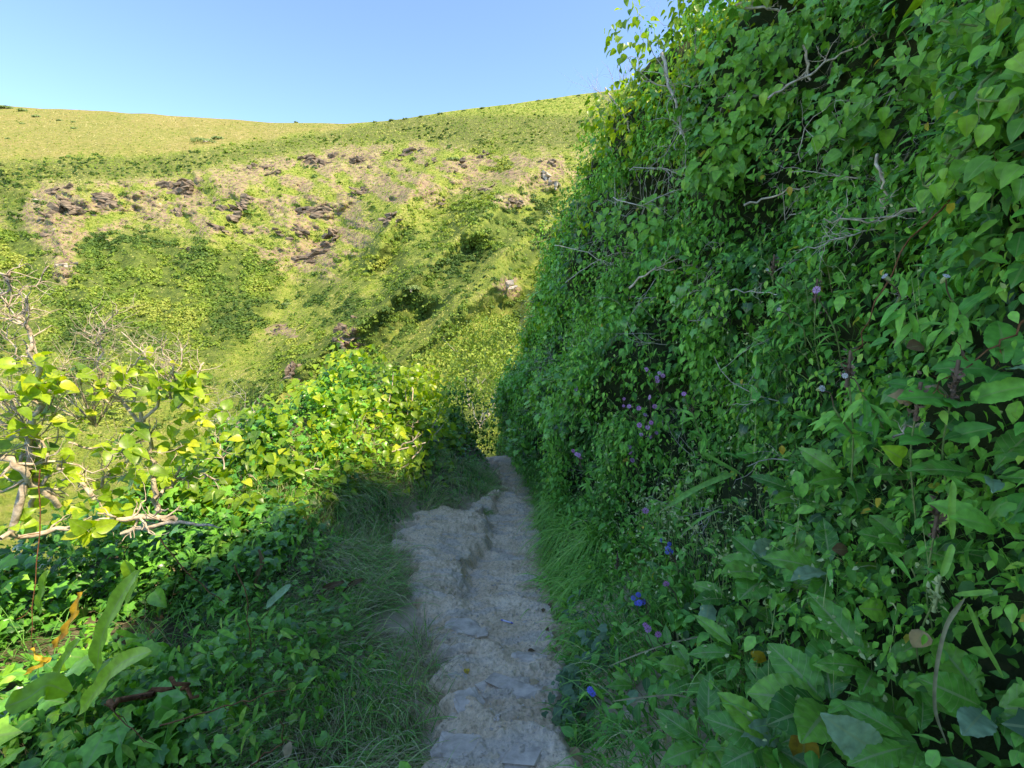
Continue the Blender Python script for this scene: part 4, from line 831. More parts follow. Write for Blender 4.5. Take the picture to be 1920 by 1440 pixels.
for a in [
 (870, 1178, .26, .16, .05, -12, 'wide grey slab capping the overhanging rock step in mid path'), (905, 1188, .1, .09, .06, 20, 'dark broken end of the overhanging step'),
 (850, 1268, .2, .07, .035, -14, 'flat bluish slab edge left of the yellow leaf'), (960, 1290, .34, .09, .035, -20, 'long diagonal slab edge across the lower path'),
 (990, 1232, .2, .08, .03, -12, 'pale slab lip above the three fallen leaves'), (880, 1405, .3, .12, .04, -5, 'large slab at the bottom of the picture, left part of path'),
 (980, 1418, .2, .12, .04, 4, 'flat slab at the bottom right corner of the path'), (942, 1100, .11, .05, .035, -8, 'small dark edged stone jutting from the middle of the path'),
 (965, 1045, .14, .06, .02, 5, 'thin grey slab halfway along the narrow path'), (1000, 985, .16, .08, .02, 0, 'flat step stone where the path narrows by the grass'),
 (960, 965, .14, .06, .025, 10, 'step stone left side of the narrow path'), (1000, 950, .15, .07, .03, -5, 'pale step stone beside the dark verge'),
 (955, 925, .16, .07, .03, 0, 'far step stone under the hanging tufts'), (950, 895, .16, .08, .03, 5, 'farthest step stone before the path disappears'),
 (835, 1003, .1, .05, .05, 0, 'dark pitted rock poking out of the bare ledge'), (790, 1048, .11, .04, .022, 8, 'bluish slate flake on the left of the ledge'),
 (855, 1045, .07, .05, .015, 0, 'small flat flake in the middle of the ledge'), (760, 1050, .06, .03, .02, 0, 'small chip beside the bluish flake'),
 (805, 1112, .05, .025, .012, 0, 'light oval pebble in the trampled grass'), (775, 995, .05, .03, .03, 0, 'black little stone near the top of the ledge'),
 (880, 1310, .12, .1, .012, 30, 'worn bluish patch of bedrock in the lowest step'), (930, 1320, .06, .13, .02, -20, 'knobbly ridge of rock down the lowest step'),
 (975, 1345, .05, .04, .014, 0, 'pale chip near the dry fern frond'), (1005, 1380, .05, .03, .014, 20, 'small blue grey chip by the lower right verge'), (985, 1165, .04, .02, .01, 30, 'tiny splinter stone right of the pen')]:
    slab(*a[:6], a[6], int(a[0] + a[1]))
# fallen leaves on the path
def one_leaf(tpl, p, tip, nor, size, mat, name, label, cat, grp=None, tint=.5, wid=1.0):
    m = M(); m.inst(tpl, np.array([p]), np.array([tip], float), np.array([nor], float), size, tint, wid); o = m.build(name, MT[mat], org=p); return tag(o, label, cat, grp)
FL = 'fallen leaves lying on the path'
for u, v, sz, tp, mt, tn, tip, lab in [
 (1000, 1247, .045, HEART, 'dead', .98, (.3, -1, 0), 'round beige fallen leaf at the right side of the path'), (1028, 1293, .042, HEART, 'dead', .9, (-.4, -1, 0), 'oval buff fallen leaf nearest the grey leaved weed'),
 (995, 1281, .034, IVY2, 'dead', .85, (1, .2, 0), 'curled tan fallen leaf between the round and the oval one'), (1035, 1221, .05, IVY, 'dead', .8, (.2, 1, .1), 'crumpled brown leaf cluster piece against the verge'),
 (1022, 1183, .03, OVAL, 'dead', .05, (1, .2, .2), 'dark curled scrap of leaf below the pen level'), (1018, 1150, .03, OVAL, 'dead', .1, (.2, 1, .3), 'dark curled leaf at the grass fringe'),
 (1030, 1138, .045, IVY2, 'dead', .15, (1, .4, 0), 'dark flat leaf half under the grass fringe'), (875, 1257, .026, HEART, 'yellow', .95, (.1, -1, 0), 'small yellow leaf on the diagonal slab'),
 (990, 1222, .03, OVAL, 'dead', .12, (1, .1, .1), 'small dark leaf above the beige round one'), (1068, 1413, .05, HEART, 'dead', .75, (.6, -.6, 0), 'pale brown leaf at the bottom right of the path'),
 (970, 1196, .02, OVAL, 'dead', .9, (1, 0, 0), 'tiny tan leaf scrap in mid path'), (808, 1188, .04, LANCE, 'dead', .85, (0, 1, .6), 'upright tan leaf by the tuft left of the steps'), (682, 955, .05, HEART, 'yellow', .9, (.5, -.5, 0), 'yellow leaf on the left ivy edge')]:
    p = on_path(u, v) if u > 760 else on_ground(u, v) + np.array([0, 0, .08]); one_leaf(tp, p + np.array([0, 0, .006]), tip, (.05, -.1, 1), sz * 1.1, mt, 'fallen_leaf', lab, 'leaf', FL, tn)
# the pen lying on the path
p = on_path(952, 1168) + np.array([0, 0, .007]); t = thing('pen', 'small white pen with a blue tip lying on the middle of the path', 'pen', p)
def plain(name, col, rough=.4):
    m, n, N, Lk = newmat(name); b = N('ShaderNodeBsdfPrincipled'); b.inputs['Base Color'].default_value = (*col, 1); b.inputs['Roughness'].default_value = rough
    nz = N('ShaderNodeTexNoise'); nz.inputs['Scale'].default_value = 90; bp = N('ShaderNodeBump'); bp.inputs['Strength'].default_value = .1; Lk(nz.outputs['Fac'], bp.inputs['Height']); Lk(bp.outputs[0], b.inputs['Normal'])
    o = N('ShaderNodeOutputMaterial'); Lk(b.outputs[0], o.inputs[0]); return m
MT['white'] = plain('white plastic', (.6, .6, .75)); MT['bluep'] = plain('blue plastic', (.08, .1, .45))
dv = nrm(np.array([1, -.35, -.05])); m = M(); tube(m, [p - dv * .026, p + dv * .018], .0042, 10); m.build('barrel', MT['white'], t, p)
m = M(); tube(m, [p + dv * .0182, p + dv * .03], [.0042, .0016], 10); m.build('tip', MT['bluep'], t, p)
m = M(); tube(m, [p - dv * .036, p - dv * .0262], [.003, .0044], 10); m.build('cap', MT['bluep'], t, p)

# ---------------- woody things: explicit limbs through given points, with side twigs
def limb(parent, org, pts, r0, r1, mat, seed, twn=4, twl=.15, twd=1, name='branch', jit=.01, k=7):
    g_ = np.random.default_rng(seed); q = smooth_line(np.array(pts), 4, jit, g_); n = len(q); rad = np.linspace(r0, r1, n) * (1 + .07 * g_.normal(size=n) * (r0 > .004))
    m = M(); tube(m, q, np.clip(rad, r1 * .6, r0 * 1.5), k, g_.random()); tips = []
    for j in range(twn):
        i = g_.integers(max(1, n // 4), n - 1); d = nrm(nrm(q[min(i + 1, n - 1)] - q[i - 1]) + g_.normal(size=3) * .8)
        twig(m, q[i], d, twl * g_.uniform(.5, 1.2), max(rad[i] * .55, .0012), twd, g_, 2, .3, .05, tips, .8, 4)
    m.build(name, MT[mat], parent, org); return tips, q
def rosettes(m, pts, g_, tpl, size, n=7, tint=(.6, .2), spread=.04):
    for p in pts:
        k = int(g_.integers(max(2, n - 3), n + 3)); d = rv(k, g_) * np.array([1, 1, .5]) + np.array([0, 0, .15])
        pos = np.array(p) + d * spread * g_.uniform(.3, 1, (k, 1)); nor = rv(k, g_) * .55 + np.array([.45, -.3, .7])
        m.inst(tpl, pos, nrm(d + np.array([0, 0, -.2])), nor, size * g_.uniform(.6, 1.2, k), np.clip(tint[0] + g_.normal(size=k) * tint[1], 0, .97))
W0 = P(250, 1000, 2.1); t = thing('ivy_clad_shrub', 'wind bent pale barked shrub with yellow green ivy leaves at the left edge', 'shrub', W0); gL = np.random.default_rng(77)
def pl(pts, d0, d1=None):
    d1 = d0 if d1 is None else d1; n = len(pts); return [P(a, b, d0 + (d1 - d0) * i / max(1, n - 1)) for i, (a, b) in enumerate(pts)]
LB = [([(300, 960), (287, 925), (283, 870), (272, 805), (250, 730), (243, 700)], 2.1, 2.0, .022, .008), ([(270, 790), (300, 750), (320, 735), (323, 685), (303, 652)], 2.0, 1.95, .012, .005),
      ([(320, 737), (340, 690), (337, 645)], 1.97, 2.0, .008, .004), ([(333, 765), (360, 715), (382, 680)], 2.0, 2.1, .009, .005), ([(245, 715), (255, 680), (275, 665), (227, 622)], 2.0, 1.9, .009, .004),
      ([(270, 800), (215, 740), (188, 697), (187, 650), (187, 623)], 2.05, 1.9, .013, .006), ([(187, 630), (205, 605), (222, 582)], 1.9, 1.88, .006, .003), ([(187, 640), (170, 625), (160, 615)], 1.9, 1.85, .006, .003),
      ([(20, 1000), (50, 860), (62, 760), (67, 690), (55, 640), (40, 600), (50, 557)], 1.7, 1.6, .022, .008), ([(40, 605), (30, 590), (8, 572)], 1.62, 1.6, .008, .004), ([(-40, 590), (0, 567), (27, 553), (60, 530), (92, 498)], 1.55, 1.65, .007, .003),
      ([(-30, 520), (8, 510), (18, 520), (8, 548), (-20, 570)], 1.55, 1.6, .008, .006), ([(62, 700), (30, 650), (0, 617)], 1.65, 1.6, .007, .003), ([(113, 870), (145, 900), (175, 935)], 1.9, 1.9, .018, .014), ([(170, 930), (195, 900), (220, 875), (250, 860)], 1.9, 2.0, .012, .008),
      ([(-20, 850), (40, 885), (75, 915), (110, 950)], 1.6, 1.8, .026, .018), ([(130, 830), (185, 840), (240, 840), (270, 820)], 1.9, 2.0, .008, .007), ([(110, 690), (140, 705), (170, 725), (210, 760)], 1.85, 2.0, .005, .007),
      ([(-20, 720), (10, 745), (40, 790), (80, 850)], 1.6, 1.75, .008, .01), ([(290, 935), (330, 900), (355, 893), (410, 900)], 2.1, 2.3, .016, .008), ([(0, 1010), (60, 1000), (150, 985), (260, 970), (330, 975)], 1.6, 2.0, .014, .02),
      ([(420, 880), (412, 840), (405, 805)], 2.2, 2.2, .006, .003), ([(120, 865), (180, 880), (230, 850), (262, 860)], 1.8, 1.9, .005, .003), ([(60, 960), (90, 900), (85, 850), (60, 830)], 1.75, 1.7, .014, .008)]
tips = []
for i, (pt, d0, d1, r0, r1) in enumerate(LB):
    a, q = limb(t, W0, pl(pt, d0, d1), r0 * .55, r1 * .55, 'bark', 900 + i, 11, .12, 1, jit=.008); tips += [(x, 0) for x, _ in a[:8]]
LC = [(60, 740, 1.6), (85, 720, 1.6), (230, 680, 2), (275, 690, 2), (215, 740, 1.9), (290, 760, 2), (340, 700, 2), (355, 800, 2.1), (385, 770, 2.1), (160, 725, 1.9), (110, 745, 1.8), (60, 790, 1.7), (150, 790, 1.9),
      (330, 830, 2.1), (360, 850, 2.2), (130, 840, 1.9), (20, 920, 1.7), (100, 970, 1.8), (190, 900, 2), (240, 930, 2), (310, 900, 2.1), (10, 830, 1.6), (60, 690, 1.6), (350, 740, 2.1), (260, 830, 2), (20, 760, 1.5), (170, 950, 1.9), (40, 880, 1.7), (390, 830, 2.2), (300, 720, 1.95), (100, 900, 1.8), (20, 980, 1.7), (250, 890, 2.)]
m = M(); rosettes(m, [P(*c) for c in LC], gL, HEART, .047, 10, (.75, .18), .085); rosettes(m, [x for x, _ in tips if gL.random() < .4 and proj(x)[1] > 690], gL, HEART, .06, 4, (.7, .2), .03)
m.build('foliage', MT['ivy_adult'], t, W0)

def bush(name, label, cat, base, blobs, n, tpl, size, mat, tint, seed, nst=6, stem='bark', grp=None, sr=.012, twn=4, cores=True):
    g_ = np.random.default_rng(seed); t = thing(name, label, cat, base, grp); m = M()
    for c, r in blobs:
        r = np.array(r, float) if np.ndim(r) else np.array([r] * 3, float); k = int(n * np.prod(r) ** (2 / 3) / .1)
        d = rv(k, g_); rr = g_.uniform(.55, 1.08, k) ** .6 * (1 + .3 * fbm(d[:, 0] * 2.5 + c[0], d[:, 1] * 2.5, d[:, 2] * 2.5 + c[2], 2, seed))
        p = np.array(c) + d * rr[:, None] * r
        m.inst(tpl, p, nrm(d * .6 + rv(k, g_) * .8 + np.array([0, 0, -.5])), nrm(d * .6 + rv(k, g_) * .6 + np.array([0, 0, .5])), size * g_.uniform(.6, 1.2, k), np.clip(tint[0] + g_.normal(size=k) * tint[1], 0, .97))
    m.build('crown', MT[mat], t, base)
    for j in range(nst):
        c, r = blobs[j % len(blobs)]; r = np.array(r, float) if np.ndim(r) else np.array([r] * 3, float)
        e = np.array(c) + rv(1, g_)[0] * r * .8; mid = (np.array(base) + e) / 2 + g_.normal(size=3) * .12 * np.linalg.norm(r)
        limb(t, base, [np.array(base) + g_.normal(size=3) * .05, mid, e], sr, sr * .35, stem, seed * 7 + j, twn, .3 * float(r.mean()), 1)
    return t
bush('ivy_bush', 'tall sunlit ivy bush with yellow green leaves on the mound left of the dark bush', 'bush', P(745, 880, 4.9), [(P(760, 745, 4.9), (.42, .4, .33)), (P(785, 715, 5.1), (.22, .3, .25)), (P(800, 790, 4.9), (.25, .3, .3))], 120, HEART, .07, 'ivy_adult', (.7, .2), 31, 9)
bush('ivy_bush', 'sunlit ivy bush with bare beige stems in front of the tallest sunlit bush', 'bush', P(690, 900, 4.2), [(P(660, 790, 4.3), (.3, .3, .2)), (P(740, 830, 4.2), (.35, .25, .16)), (P(620, 820, 4.0), (.25, .25, .16))], 90, HEART, .07, 'ivy_adult', (.75, .18), 32, 14, sr=.014, twn=6)
bush('ivy_bush', 'low sunlit ivy bush right of the pale barked shrub', 'bush', P(500, 920, 3.3), [(P(520, 850, 3.4), (.3, .25, .14)), (P(600, 870, 3.7), (.3, .3, .14)), (P(460, 870, 3.1), (.16, .2, .12))], 120, HEART, .068, 'ivy_adult', (.72, .18), 33, 8)
bush('shaded_bush', 'bush with shadow tinted into its leaves where the path disappears', 'bush', P(870, 880, 6.6), [(P(865, 775, 6.6), (.38, .4, .45)), (P(840, 745, 6.4), (.25, .3, .2)), (P(895, 820, 6.8), (.26, .3, .3)), (P(850, 850, 6.2), (.4, .3, .3))], 330, OVAL, .05, 'small', (.2, .15), 34, 6)  # low tint darkens the leaves for the shadow the bank casts here
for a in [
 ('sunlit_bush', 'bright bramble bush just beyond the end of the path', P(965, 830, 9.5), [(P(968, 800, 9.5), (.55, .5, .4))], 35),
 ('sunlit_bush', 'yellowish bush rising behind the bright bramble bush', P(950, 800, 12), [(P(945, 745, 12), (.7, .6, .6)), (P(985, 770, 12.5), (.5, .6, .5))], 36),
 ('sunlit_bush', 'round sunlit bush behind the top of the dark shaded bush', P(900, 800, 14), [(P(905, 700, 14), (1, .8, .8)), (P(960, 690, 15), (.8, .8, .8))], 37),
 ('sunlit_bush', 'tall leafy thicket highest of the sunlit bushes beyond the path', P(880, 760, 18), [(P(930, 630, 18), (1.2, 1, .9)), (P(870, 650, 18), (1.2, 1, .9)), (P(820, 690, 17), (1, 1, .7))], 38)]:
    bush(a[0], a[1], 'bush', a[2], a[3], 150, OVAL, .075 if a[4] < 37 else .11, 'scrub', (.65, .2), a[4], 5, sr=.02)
def thorn(u, v, d, L, label, seed, n=9, spread=.9, name='dead_thorn_bush', mat='twig', r=.006, up=1.0, cat='dead bush'):
    p = P(u, v, d); g_ = np.random.default_rng(seed); t = thing(name, label, cat, p)
    for j in range(n):
        m = M(); dd = nrm(np.array([g_.normal() * spread, g_.normal() * spread * .6, up])); twig(m, p, dd, L * g_.uniform(.6, 1.1), r, 2, g_, 3, .12, .02, None, .7, 4); m.build('branch', MT[mat], t, p)
    return t
thorn(455, 815, 6.0, .55, 'leafless white thorn bush standing against the green slope', 41)
thorn(435, 850, 4.6, .3, 'low bare thorn sprig in front of the leafless white thorn bush', 42, 6)
thorn(700, 770, 5.2, .4, 'tangle of bare beige twigs left of the tallest sunlit ivy bush', 43, 16, r=.005)
thorn(180, 800, 2.0, .3, 'tangle of fine bleached twigs inside the pale barked shrub', 46, 14, r=.003, mat='bark')
thorn(60, 830, 1.75, .3, 'tangle of bleached twigs low at the left edge', 47, 14, r=.003, mat='bark')
thorn(300, 740, 2.1, .22, 'bleached twiggy sprig at the top right of the pale barked shrub', 48, 9, r=.003, mat='bark')
thorn(660, 860, 4.0, .3, 'knot of beige bare stems at the front of the sunlit ivy bushes', 49, 18, r=.005, mat='bark')
thorn(590, 800, 5.4, .35, 'grey dead twigs on the edge above the brown hollow', 44, 12, r=.004)
thorn(1170, 210, 5.6, .5, 'bare twiggy dead crown sticking through the sunlit top of the bank', 45, 14, r=.004)

def on_cover(u, v, lift=.12):
    ds = np.linspace(.6, 9, 900); p = P(u, v, ds); z = ground_z(p[:, 0], p[:, 1]) + .8 * mound(p[:, 0], p[:, 1]) + lift; i = np.where(p[:, 2] < z)[0]; i = i[0] if len(i) else 200; return p[i], ds[i]
# ---------------- hart's-tongue ferns and odd leaves at lower left
def frond(parent, org, pts, width, mat, seed, name='frond', tint=.5, ruf=.003):
    g_ = np.random.default_rng(seed); q = smooth_line(np.array(pts), 9, 0); n = len(q); tg = nrm(np.gradient(q, axis=0)); sd_ = nrm(np.cross(tg, np.array([.1, -.7, .7]))); up = np.cross(sd_, tg); V = []; U = []
    for i in range(n):
        t_ = i / (n - 1); w = width * .5 * min(1, 4.5 * (1 - t_) ** .8, .35 + 3 * t_) * (1 + .05 * math.sin(i * .55 + seed))
        for j in range(5):
            a = (j - 2) / 2; V.append(q[i] + sd_[i] * a * w + up[i] * (abs(a) * w * .35 + ruf * math.sin(i * .8 + a * 2) * abs(a))); U.append((.5 + a * .5, t_ ))
    F = [(i * 5 + j, i * 5 + j + 1, i * 5 + j + 6, i * 5 + j + 5) for i in range(n - 1) for j in range(4)]
    m = M(); m.add(V, F, U, tint); m.build(name, MT[mat], parent, org)
FG = "strap shaped ferns in the lower left corner"
for u0, v0, d, lab, frs in [
    (180, 1260, .95, 'strap fern with one upright frond and one arching right', [([(182, 1255), (190, 1200), (215, 1140), (262, 1068)], .042, .6), ([(150, 1335), (185, 1290), (225, 1245), (285, 1220)], .04, .8)]),
    (60, 1330, .9, 'strap fern with drooping wide frond at the far lower left', [([(130, 1300), (90, 1285), (50, 1310), (8, 1325)], .05, .6)]),
    (90, 1190, 1.1, 'strap fern with two dim upright fronds near the left edge', [([(75, 1150), (80, 1110), (92, 1070)], .035, .3), ([(100, 1280), (125, 1230), (150, 1200)], .03, .4)]),
    (180, 1010, 1.4, 'strap fern frond standing under the pale barked shrub', [([(235, 1130), (250, 1090), (235, 1050)], .045, .3)])]:
    o = P(u0, v0, d); t = thing('strap_fern', lab, 'fern', o, FG)
    for k, (pt, w, tn) in enumerate(frs): frond(t, o, pl(pt, d, d - .06), w * .8, 'fern', k + u0, tint=tn)
for pt, d, w, mt, tn, lab in [([(150, 1110), (140, 1150), (118, 1190), (100, 1215)], 1.0, .04, 'yellow', .3, 'dying orange brown frond hanging beside the strap fern'),
    ([(60, 1215), (75, 1235), (92, 1238), (70, 1250), (45, 1265)], .95, .022, 'yellow', .8, 'curled yellow frond scrap low at the left edge'),
    ([(485, 1030), (492, 1055), (482, 1080), (478, 1105)], 1.6, .035, 'dead', .4, 'curled brown fern frond standing in the ivy'),
    ([(380, 985), (385, 1005), (372, 1030)], 1.8, .03, 'dead', .3, 'brown withered frond under the shrub'), ([(645, 1090), (610, 1105), (585, 1130), (560, 1160)], 1.9, .06, 'dead', .15, 'dark red brown dead fern beside the bare ledge'),
    ([(680, 1085), (655, 1100), (640, 1120)], 1.9, .05, 'dead', .1, 'second dark dead frond touching the ledge margin'), ([(455, 950), (465, 975), (458, 990)], 2.0, .03, 'dead', .3, 'small brown frond near the low ivy bush')]:
    dd_ = min(on_cover(pt[0][0], pt[0][1], .14)[1], d * 1.4); w = w * .55; d = dd_; o = P(*pt[0], d); t = thing('withered_frond', lab, 'dead frond', o, 'withered fronds among the ivy'); frond(t, o, pl(pt, d, d), w, mt, 5, 'blade', tn, .006)
o = P(500, 1140, 1.5); t = thing('grey_leaf', 'narrow lilac grey leaf lying on the ivy', 'leaf', o); frond(t, o, pl([(500, 1138), (520, 1118), (546, 1096)], 1.5), .022, 'pale', 9, 'blade', .2, .002)
o = P(210, 1310, 1.05); t = thing('fallen_branch', 'short reddish brown fallen branch in the lower left ivy', 'branch', o); limb(t, o, pl([(205, 1315), (260, 1300), (310, 1290), (350, 1288), (372, 1305)], 1.05, 1.1), .0065, .004, 'brownwood', 3, 0, .05, 0)
for pt, d, r, lab in [([(228, 1000), (290, 985), (340, 980), (400, 985)], 1.9, .014, 'thick shaded branch lying under the pale barked shrub'), ([(300, 1360), (400, 1330), (470, 1310), (545, 1290)], 1.2, .003, 'thin brown stem crossing the lower left ivy'),
    ([(440, 1060), (462, 1120), (466, 1180), (468, 1225)], 1.5, .003, 'upright dark stem among the lower left ivy'), ([(300, 1010), (360, 1080), (420, 1130)], 1.5, .003, 'thin dark stem leaning right in the lower left ivy'),
    ([(195, 1320), (250, 1370), (275, 1390)], 1.0, .002, 'dry brown stem at the bottom left'), ([(470, 1435), (520, 1400), (530, 1370), (525, 1350)], 1.2, .003, 'bent brown stem at the bottom edge left of the path'), ([(75, 880), (70, 1050), (58, 1200)], 1.1, .0022, 'tall shaded stem standing at the left edge')]:
    o = P(*pt[0], d); t = thing('bare_stem', lab, 'stem', o, 'bare stems over the left ivy'); limb(t, o, pl(pt, d, d), r * .7, r * .35, 'brownwood' if r < .01 else 'bark', int(pt[0][0]), 2, .05, 0, 'stalk', .003, 5)
# large single ivy leaves that stand out
IG = 'large single leaves standing out on the left'
for u, v, d, sz, tp, mt, tn, lab in [(425, 1233, 1.3, .065, IVY, 'ivy', .85, 'bright three pointed ivy leaf above the fallen reddish branch'), (410, 1322, 1.15, .07, HEART, 'ivy', .93, 'broad pale ivy leaf at the lower left'), (312, 1330, 1.15, .06, HEART, 'ivy', .75, 'hanging oval ivy leaf beside the broad pale one'),
    (570, 1215, 1.5, .055, IVY, 'ivy', .9, 'sharp lobed ivy leaf in the dry grass'), (265, 1410, 1.0, .07, OVAL, 'herb', .9, 'long smooth leaf at the bottom left'), (365, 1235, 1.25, .06, IVY, 'ivy', .65, 'lobed ivy leaf left of the bright three pointed one'),
    (510, 1050, 1.7, .07, IVY, 'ivy', .8, 'ivy leaf on a stalk beside the curled brown frond'), (420, 1105, 1.55, .065, IVY, 'ivy', .7, 'wide ivy leaf left of the upright dark stem'), (600, 1170, 1.6, .05, IVY2, 'ivy', .8, 'teal ivy leaf near the grey leaf'),
    (750, 1428, 1.35, .06, OVAL, 'herb', 1, 'light oval leaf at the bottom edge by the path'), (545, 1390, 1.25, .045, OVAL, 'dead', .85, 'buff dead leaf at the bottom left'), (290, 1110, 1.4, .075, HEART, 'ivy', .65, 'large dim ivy leaf right of the upright fern frond'),
    (190, 1000, 1.5, .1, HEART, 'ivy', .6, 'large round leaf under the shrub branches'), (90, 1430, .95, .1, OVAL, 'herb', .85, 'broad leaf cut off at the bottom left corner'), (120, 1350, .95, .06, HEART, 'ivy', .5, 'bluish hanging ivy leaf near the left corner'), (15, 1370, .9, .05, HEART, 'ivy', .7, 'round ivy leaf at the far left edge')]:
    p, dh = on_cover(u, v, .17); sz = sz * min(1.15, dh / d) * .85; one_leaf(tp, p, (.35 + math.sin(u) * .5, -.5, -.6), (-.1, -.75, .65), sz * 1.15, mt, 'big_leaf', lab, 'leaf', IG, tn)

#@@RIGHT
def rt(u, v, off=.06): return on_bank(u, v, off)
# dead branches, each one thing
BR = [
 ([(1840, 415), (1750, 405), (1680, 400), (1630, 418), (1545, 410)], 'bark', .007, 6, .12, 'lichen grey dead branch reaching left across the upper right bank'),
 ([(1700, 400), (1640, 430), (1560, 450), (1500, 470)], 'twig', .005, 9, .1, 'pale twiggy grey branch just under the lichen grey one'),
 ([(1395, 385), (1440, 370), (1480, 355), (1560, 340)], 'bark', .008, 3, .1, 'beige bare branch pointing left beneath the bright leafy sprays'),
 ([(1365, 182), (1420, 178), (1470, 175), (1530, 170)], 'bark', .012, 5, .16, 'thick tan branch crossing the upper bank horizontally'),
 ([(1440, 185), (1500, 150), (1560, 110), (1640, 70), (1700, 20)], 'bark', .008, 6, .15, 'tan branch climbing right from the thick horizontal one'),
 ([(1508, 85), (1514, 110), (1520, 150)], 'bark', .014, 1, .05, 'short thick upright stub in the top of the bank'),
 ([(1645, 290), (1652, 330), (1660, 375), (1650, 390)], 'bark', .008, 5, .04, 'thorny brown stub hanging in the dark hollow'),
 ([(1918, 250), (1860, 310), (1780, 380), (1710, 450), (1640, 570), (1600, 660)], 'brownwood', .005, 5, .05, 'long arching bramble stem running down the right bank'),
 ([(1380, 10), (1430, 15), (1470, 22), (1500, 5)], 'bark', .01, 2, .06, 'tan branch at the very top of the bank'),
 ([(1135, 165), (1160, 200), (1180, 240), (1182, 250)], 'bark', .01, 5, .12, 'bare twisted branch on the sunlit nose of the bank'),
 ([(1240, 100), (1262, 180), (1275, 220), (1280, 260)], 'twig', .014, 10, .3, 'upright dead trunk of the twiggy crown in the sunlit bank top'),
 ([(1180, 320), (1240, 315), (1280, 330), (1290, 345)], 'twig', .004, 12, .2, 'arching grey twigs over the dark hollow'),
 ([(1150, 370), (1200, 385), (1260, 360), (1300, 350)], 'twig', .005, 14, .22, 'tangled grey twigs at the mouth of the dark hollow'),
 ([(1040, 460), (1090, 470), (1140, 500), (1160, 520)], 'twig', .005, 16, .25, 'fan of grey twigs left under the dark hollow'),
 ([(1060, 530), (1100, 500), (1150, 475), (1200, 470)], 'twig', .005, 14, .25, 'second fan of grey twigs sweeping down left'),
 ([(1180, 540), (1220, 510), (1240, 505), (1290, 500)], 'bark', .01, 4, .12, 'thick grey broken stick under the hollow'),
 ([(1270, 560), (1300, 545), (1340, 540), (1400, 560)], 'twig', .005, 12, .15, 'pale broken twigs below the middle of the bank'),
 ([(1290, 600), (1330, 600), (1370, 590)], 'twig', .004, 8, .1, 'small pale twigs under the pale broken ones'),
 ([(1370, 545), (1420, 548), (1460, 552), (1470, 560)], 'twig', .004, 4, .06, 'straight thin twig beside the white bell flower'),
 ([(1675, 820), (1700, 805), (1725, 798)], 'bark', .004, 1, .02, 'short white stick low in the right bank'),
 ([(1920, 600), (1870, 650), (1800, 700), (1740, 745)], 'brownwood', .003, 3, .05, 'dark thin bramble stem at the right edge'),
 ([(1560, 740), (1500, 600), (1440, 500), (1420, 440)], 'stem', .003, 4, .05, 'leaning green stalk crossing the middle of the bank')]
for i, (pt, mt, r, n, L, lab) in enumerate(BR):
    ps = [rt(a, b, .12)[0] for a, b in pt]; ds = [proj(q)[2] for q in ps]; dm = float(np.median(ds)); o = P(*pt[0], dm)
    t = thing('dead_branch' if mt != 'stem' else 'stalk', lab, 'branch', o, 'bare branches in the shaded bank'); limb(t, o, [P(a, b, dm * .8 + .2 * dd_) for (a, b), dd_ in zip(pt, ds)], r * .7, r * .28, mt, 1200 + i, n + 2, L, 1, jit=.006, k=6)
# bright leafy sprays hanging out of the bank
for i, (u, v, ru, rv2, n, sz, mt, lab) in enumerate([
 (1212, 430, 34, 50, 90, .055, 'spray', 'bright green ivy spray hanging in front of the dark hollow'), (1368, 260, 42, 60, 150, .052, 'spray', 'large bright leafy spray high in the middle of the bank'), (1400, 130, 60, 45, 120, .05, 'spray', 'leafy spray under the tan branches at the top'),
 (1320, 335, 40, 24, 70, .055, 'spray', 'bright low spray just right of the grey twigs'), (1140, 420, 30, 20, 60, .055, 'spray', 'green spray left above the dark hollow'), (1480, 60, 45, 35, 80, .045, 'spray', 'spray of pointed leaves near the short thick stub'),
 (1700, 150, 55, 60, 90, .036, 'spray', 'coarse bright leaves hanging at the upper right'), (1810, 50, 60, 45, 60, .034, 'spray', 'largest hanging leaves at the top right corner'), (1880, 170, 45, 60, 60, .034, 'spray', 'large leaves at the right edge near the top'),
 (1775, 330, 45, 35, 36, .036, 'spray', 'cluster of oval leaves above the bramble stem'), (1440, 290, 40, 50, 130, .035, 'small', 'yellowish small leaved privet spray in the upper bank'), (1590, 240, 50, 40, 60, .055, 'spray', 'ivy leaves hanging over the dark upper hollow'),
 (1450, 200, 40, 25, 60, .05, 'spray', 'leaves sprouting along the thick tan branch')]):
    p, d = rt(u, v, .16); px = d / FPX; g_ = np.random.default_rng(1500 + i); t = thing('leafy_spray', lab, 'leafy branch', p, 'leafy sprays hanging from the shaded bank'); m = M()
    q = g_.normal(size=(n, 3)) * np.array([ru * px * .6, .06, rv2 * px * .6]); q[:, 1] -= .04; pos = p + q
    m.inst(HEART if mt == 'spray' else OVAL, pos, nrm(rv(n, g_) * .6 + np.array([-.35, -.3, -.6])), nrm(rv(n, g_) * .4 + np.array([-.5, -.5, .7])), sz * g_.uniform(.6, 1.15, n), np.clip(.5 + g_.normal(size=n) * .25, 0, 1)); m.build('leaves', MT[mt], t, p)
    for k in range(3):
        limb(t, p, [p + np.array([.15, .1, .1 + rv2 * px * .6]), p + g_.normal(size=3) * .03, p + np.array([g_.uniform(-1, 1) * ru * px * .6, -.03, -rv2 * px * g_.uniform(.3, .8)])], .004, .0015, 'stem', 1600 + i * 5 + k, 2, .05, 0, 'stem', .004, 5)
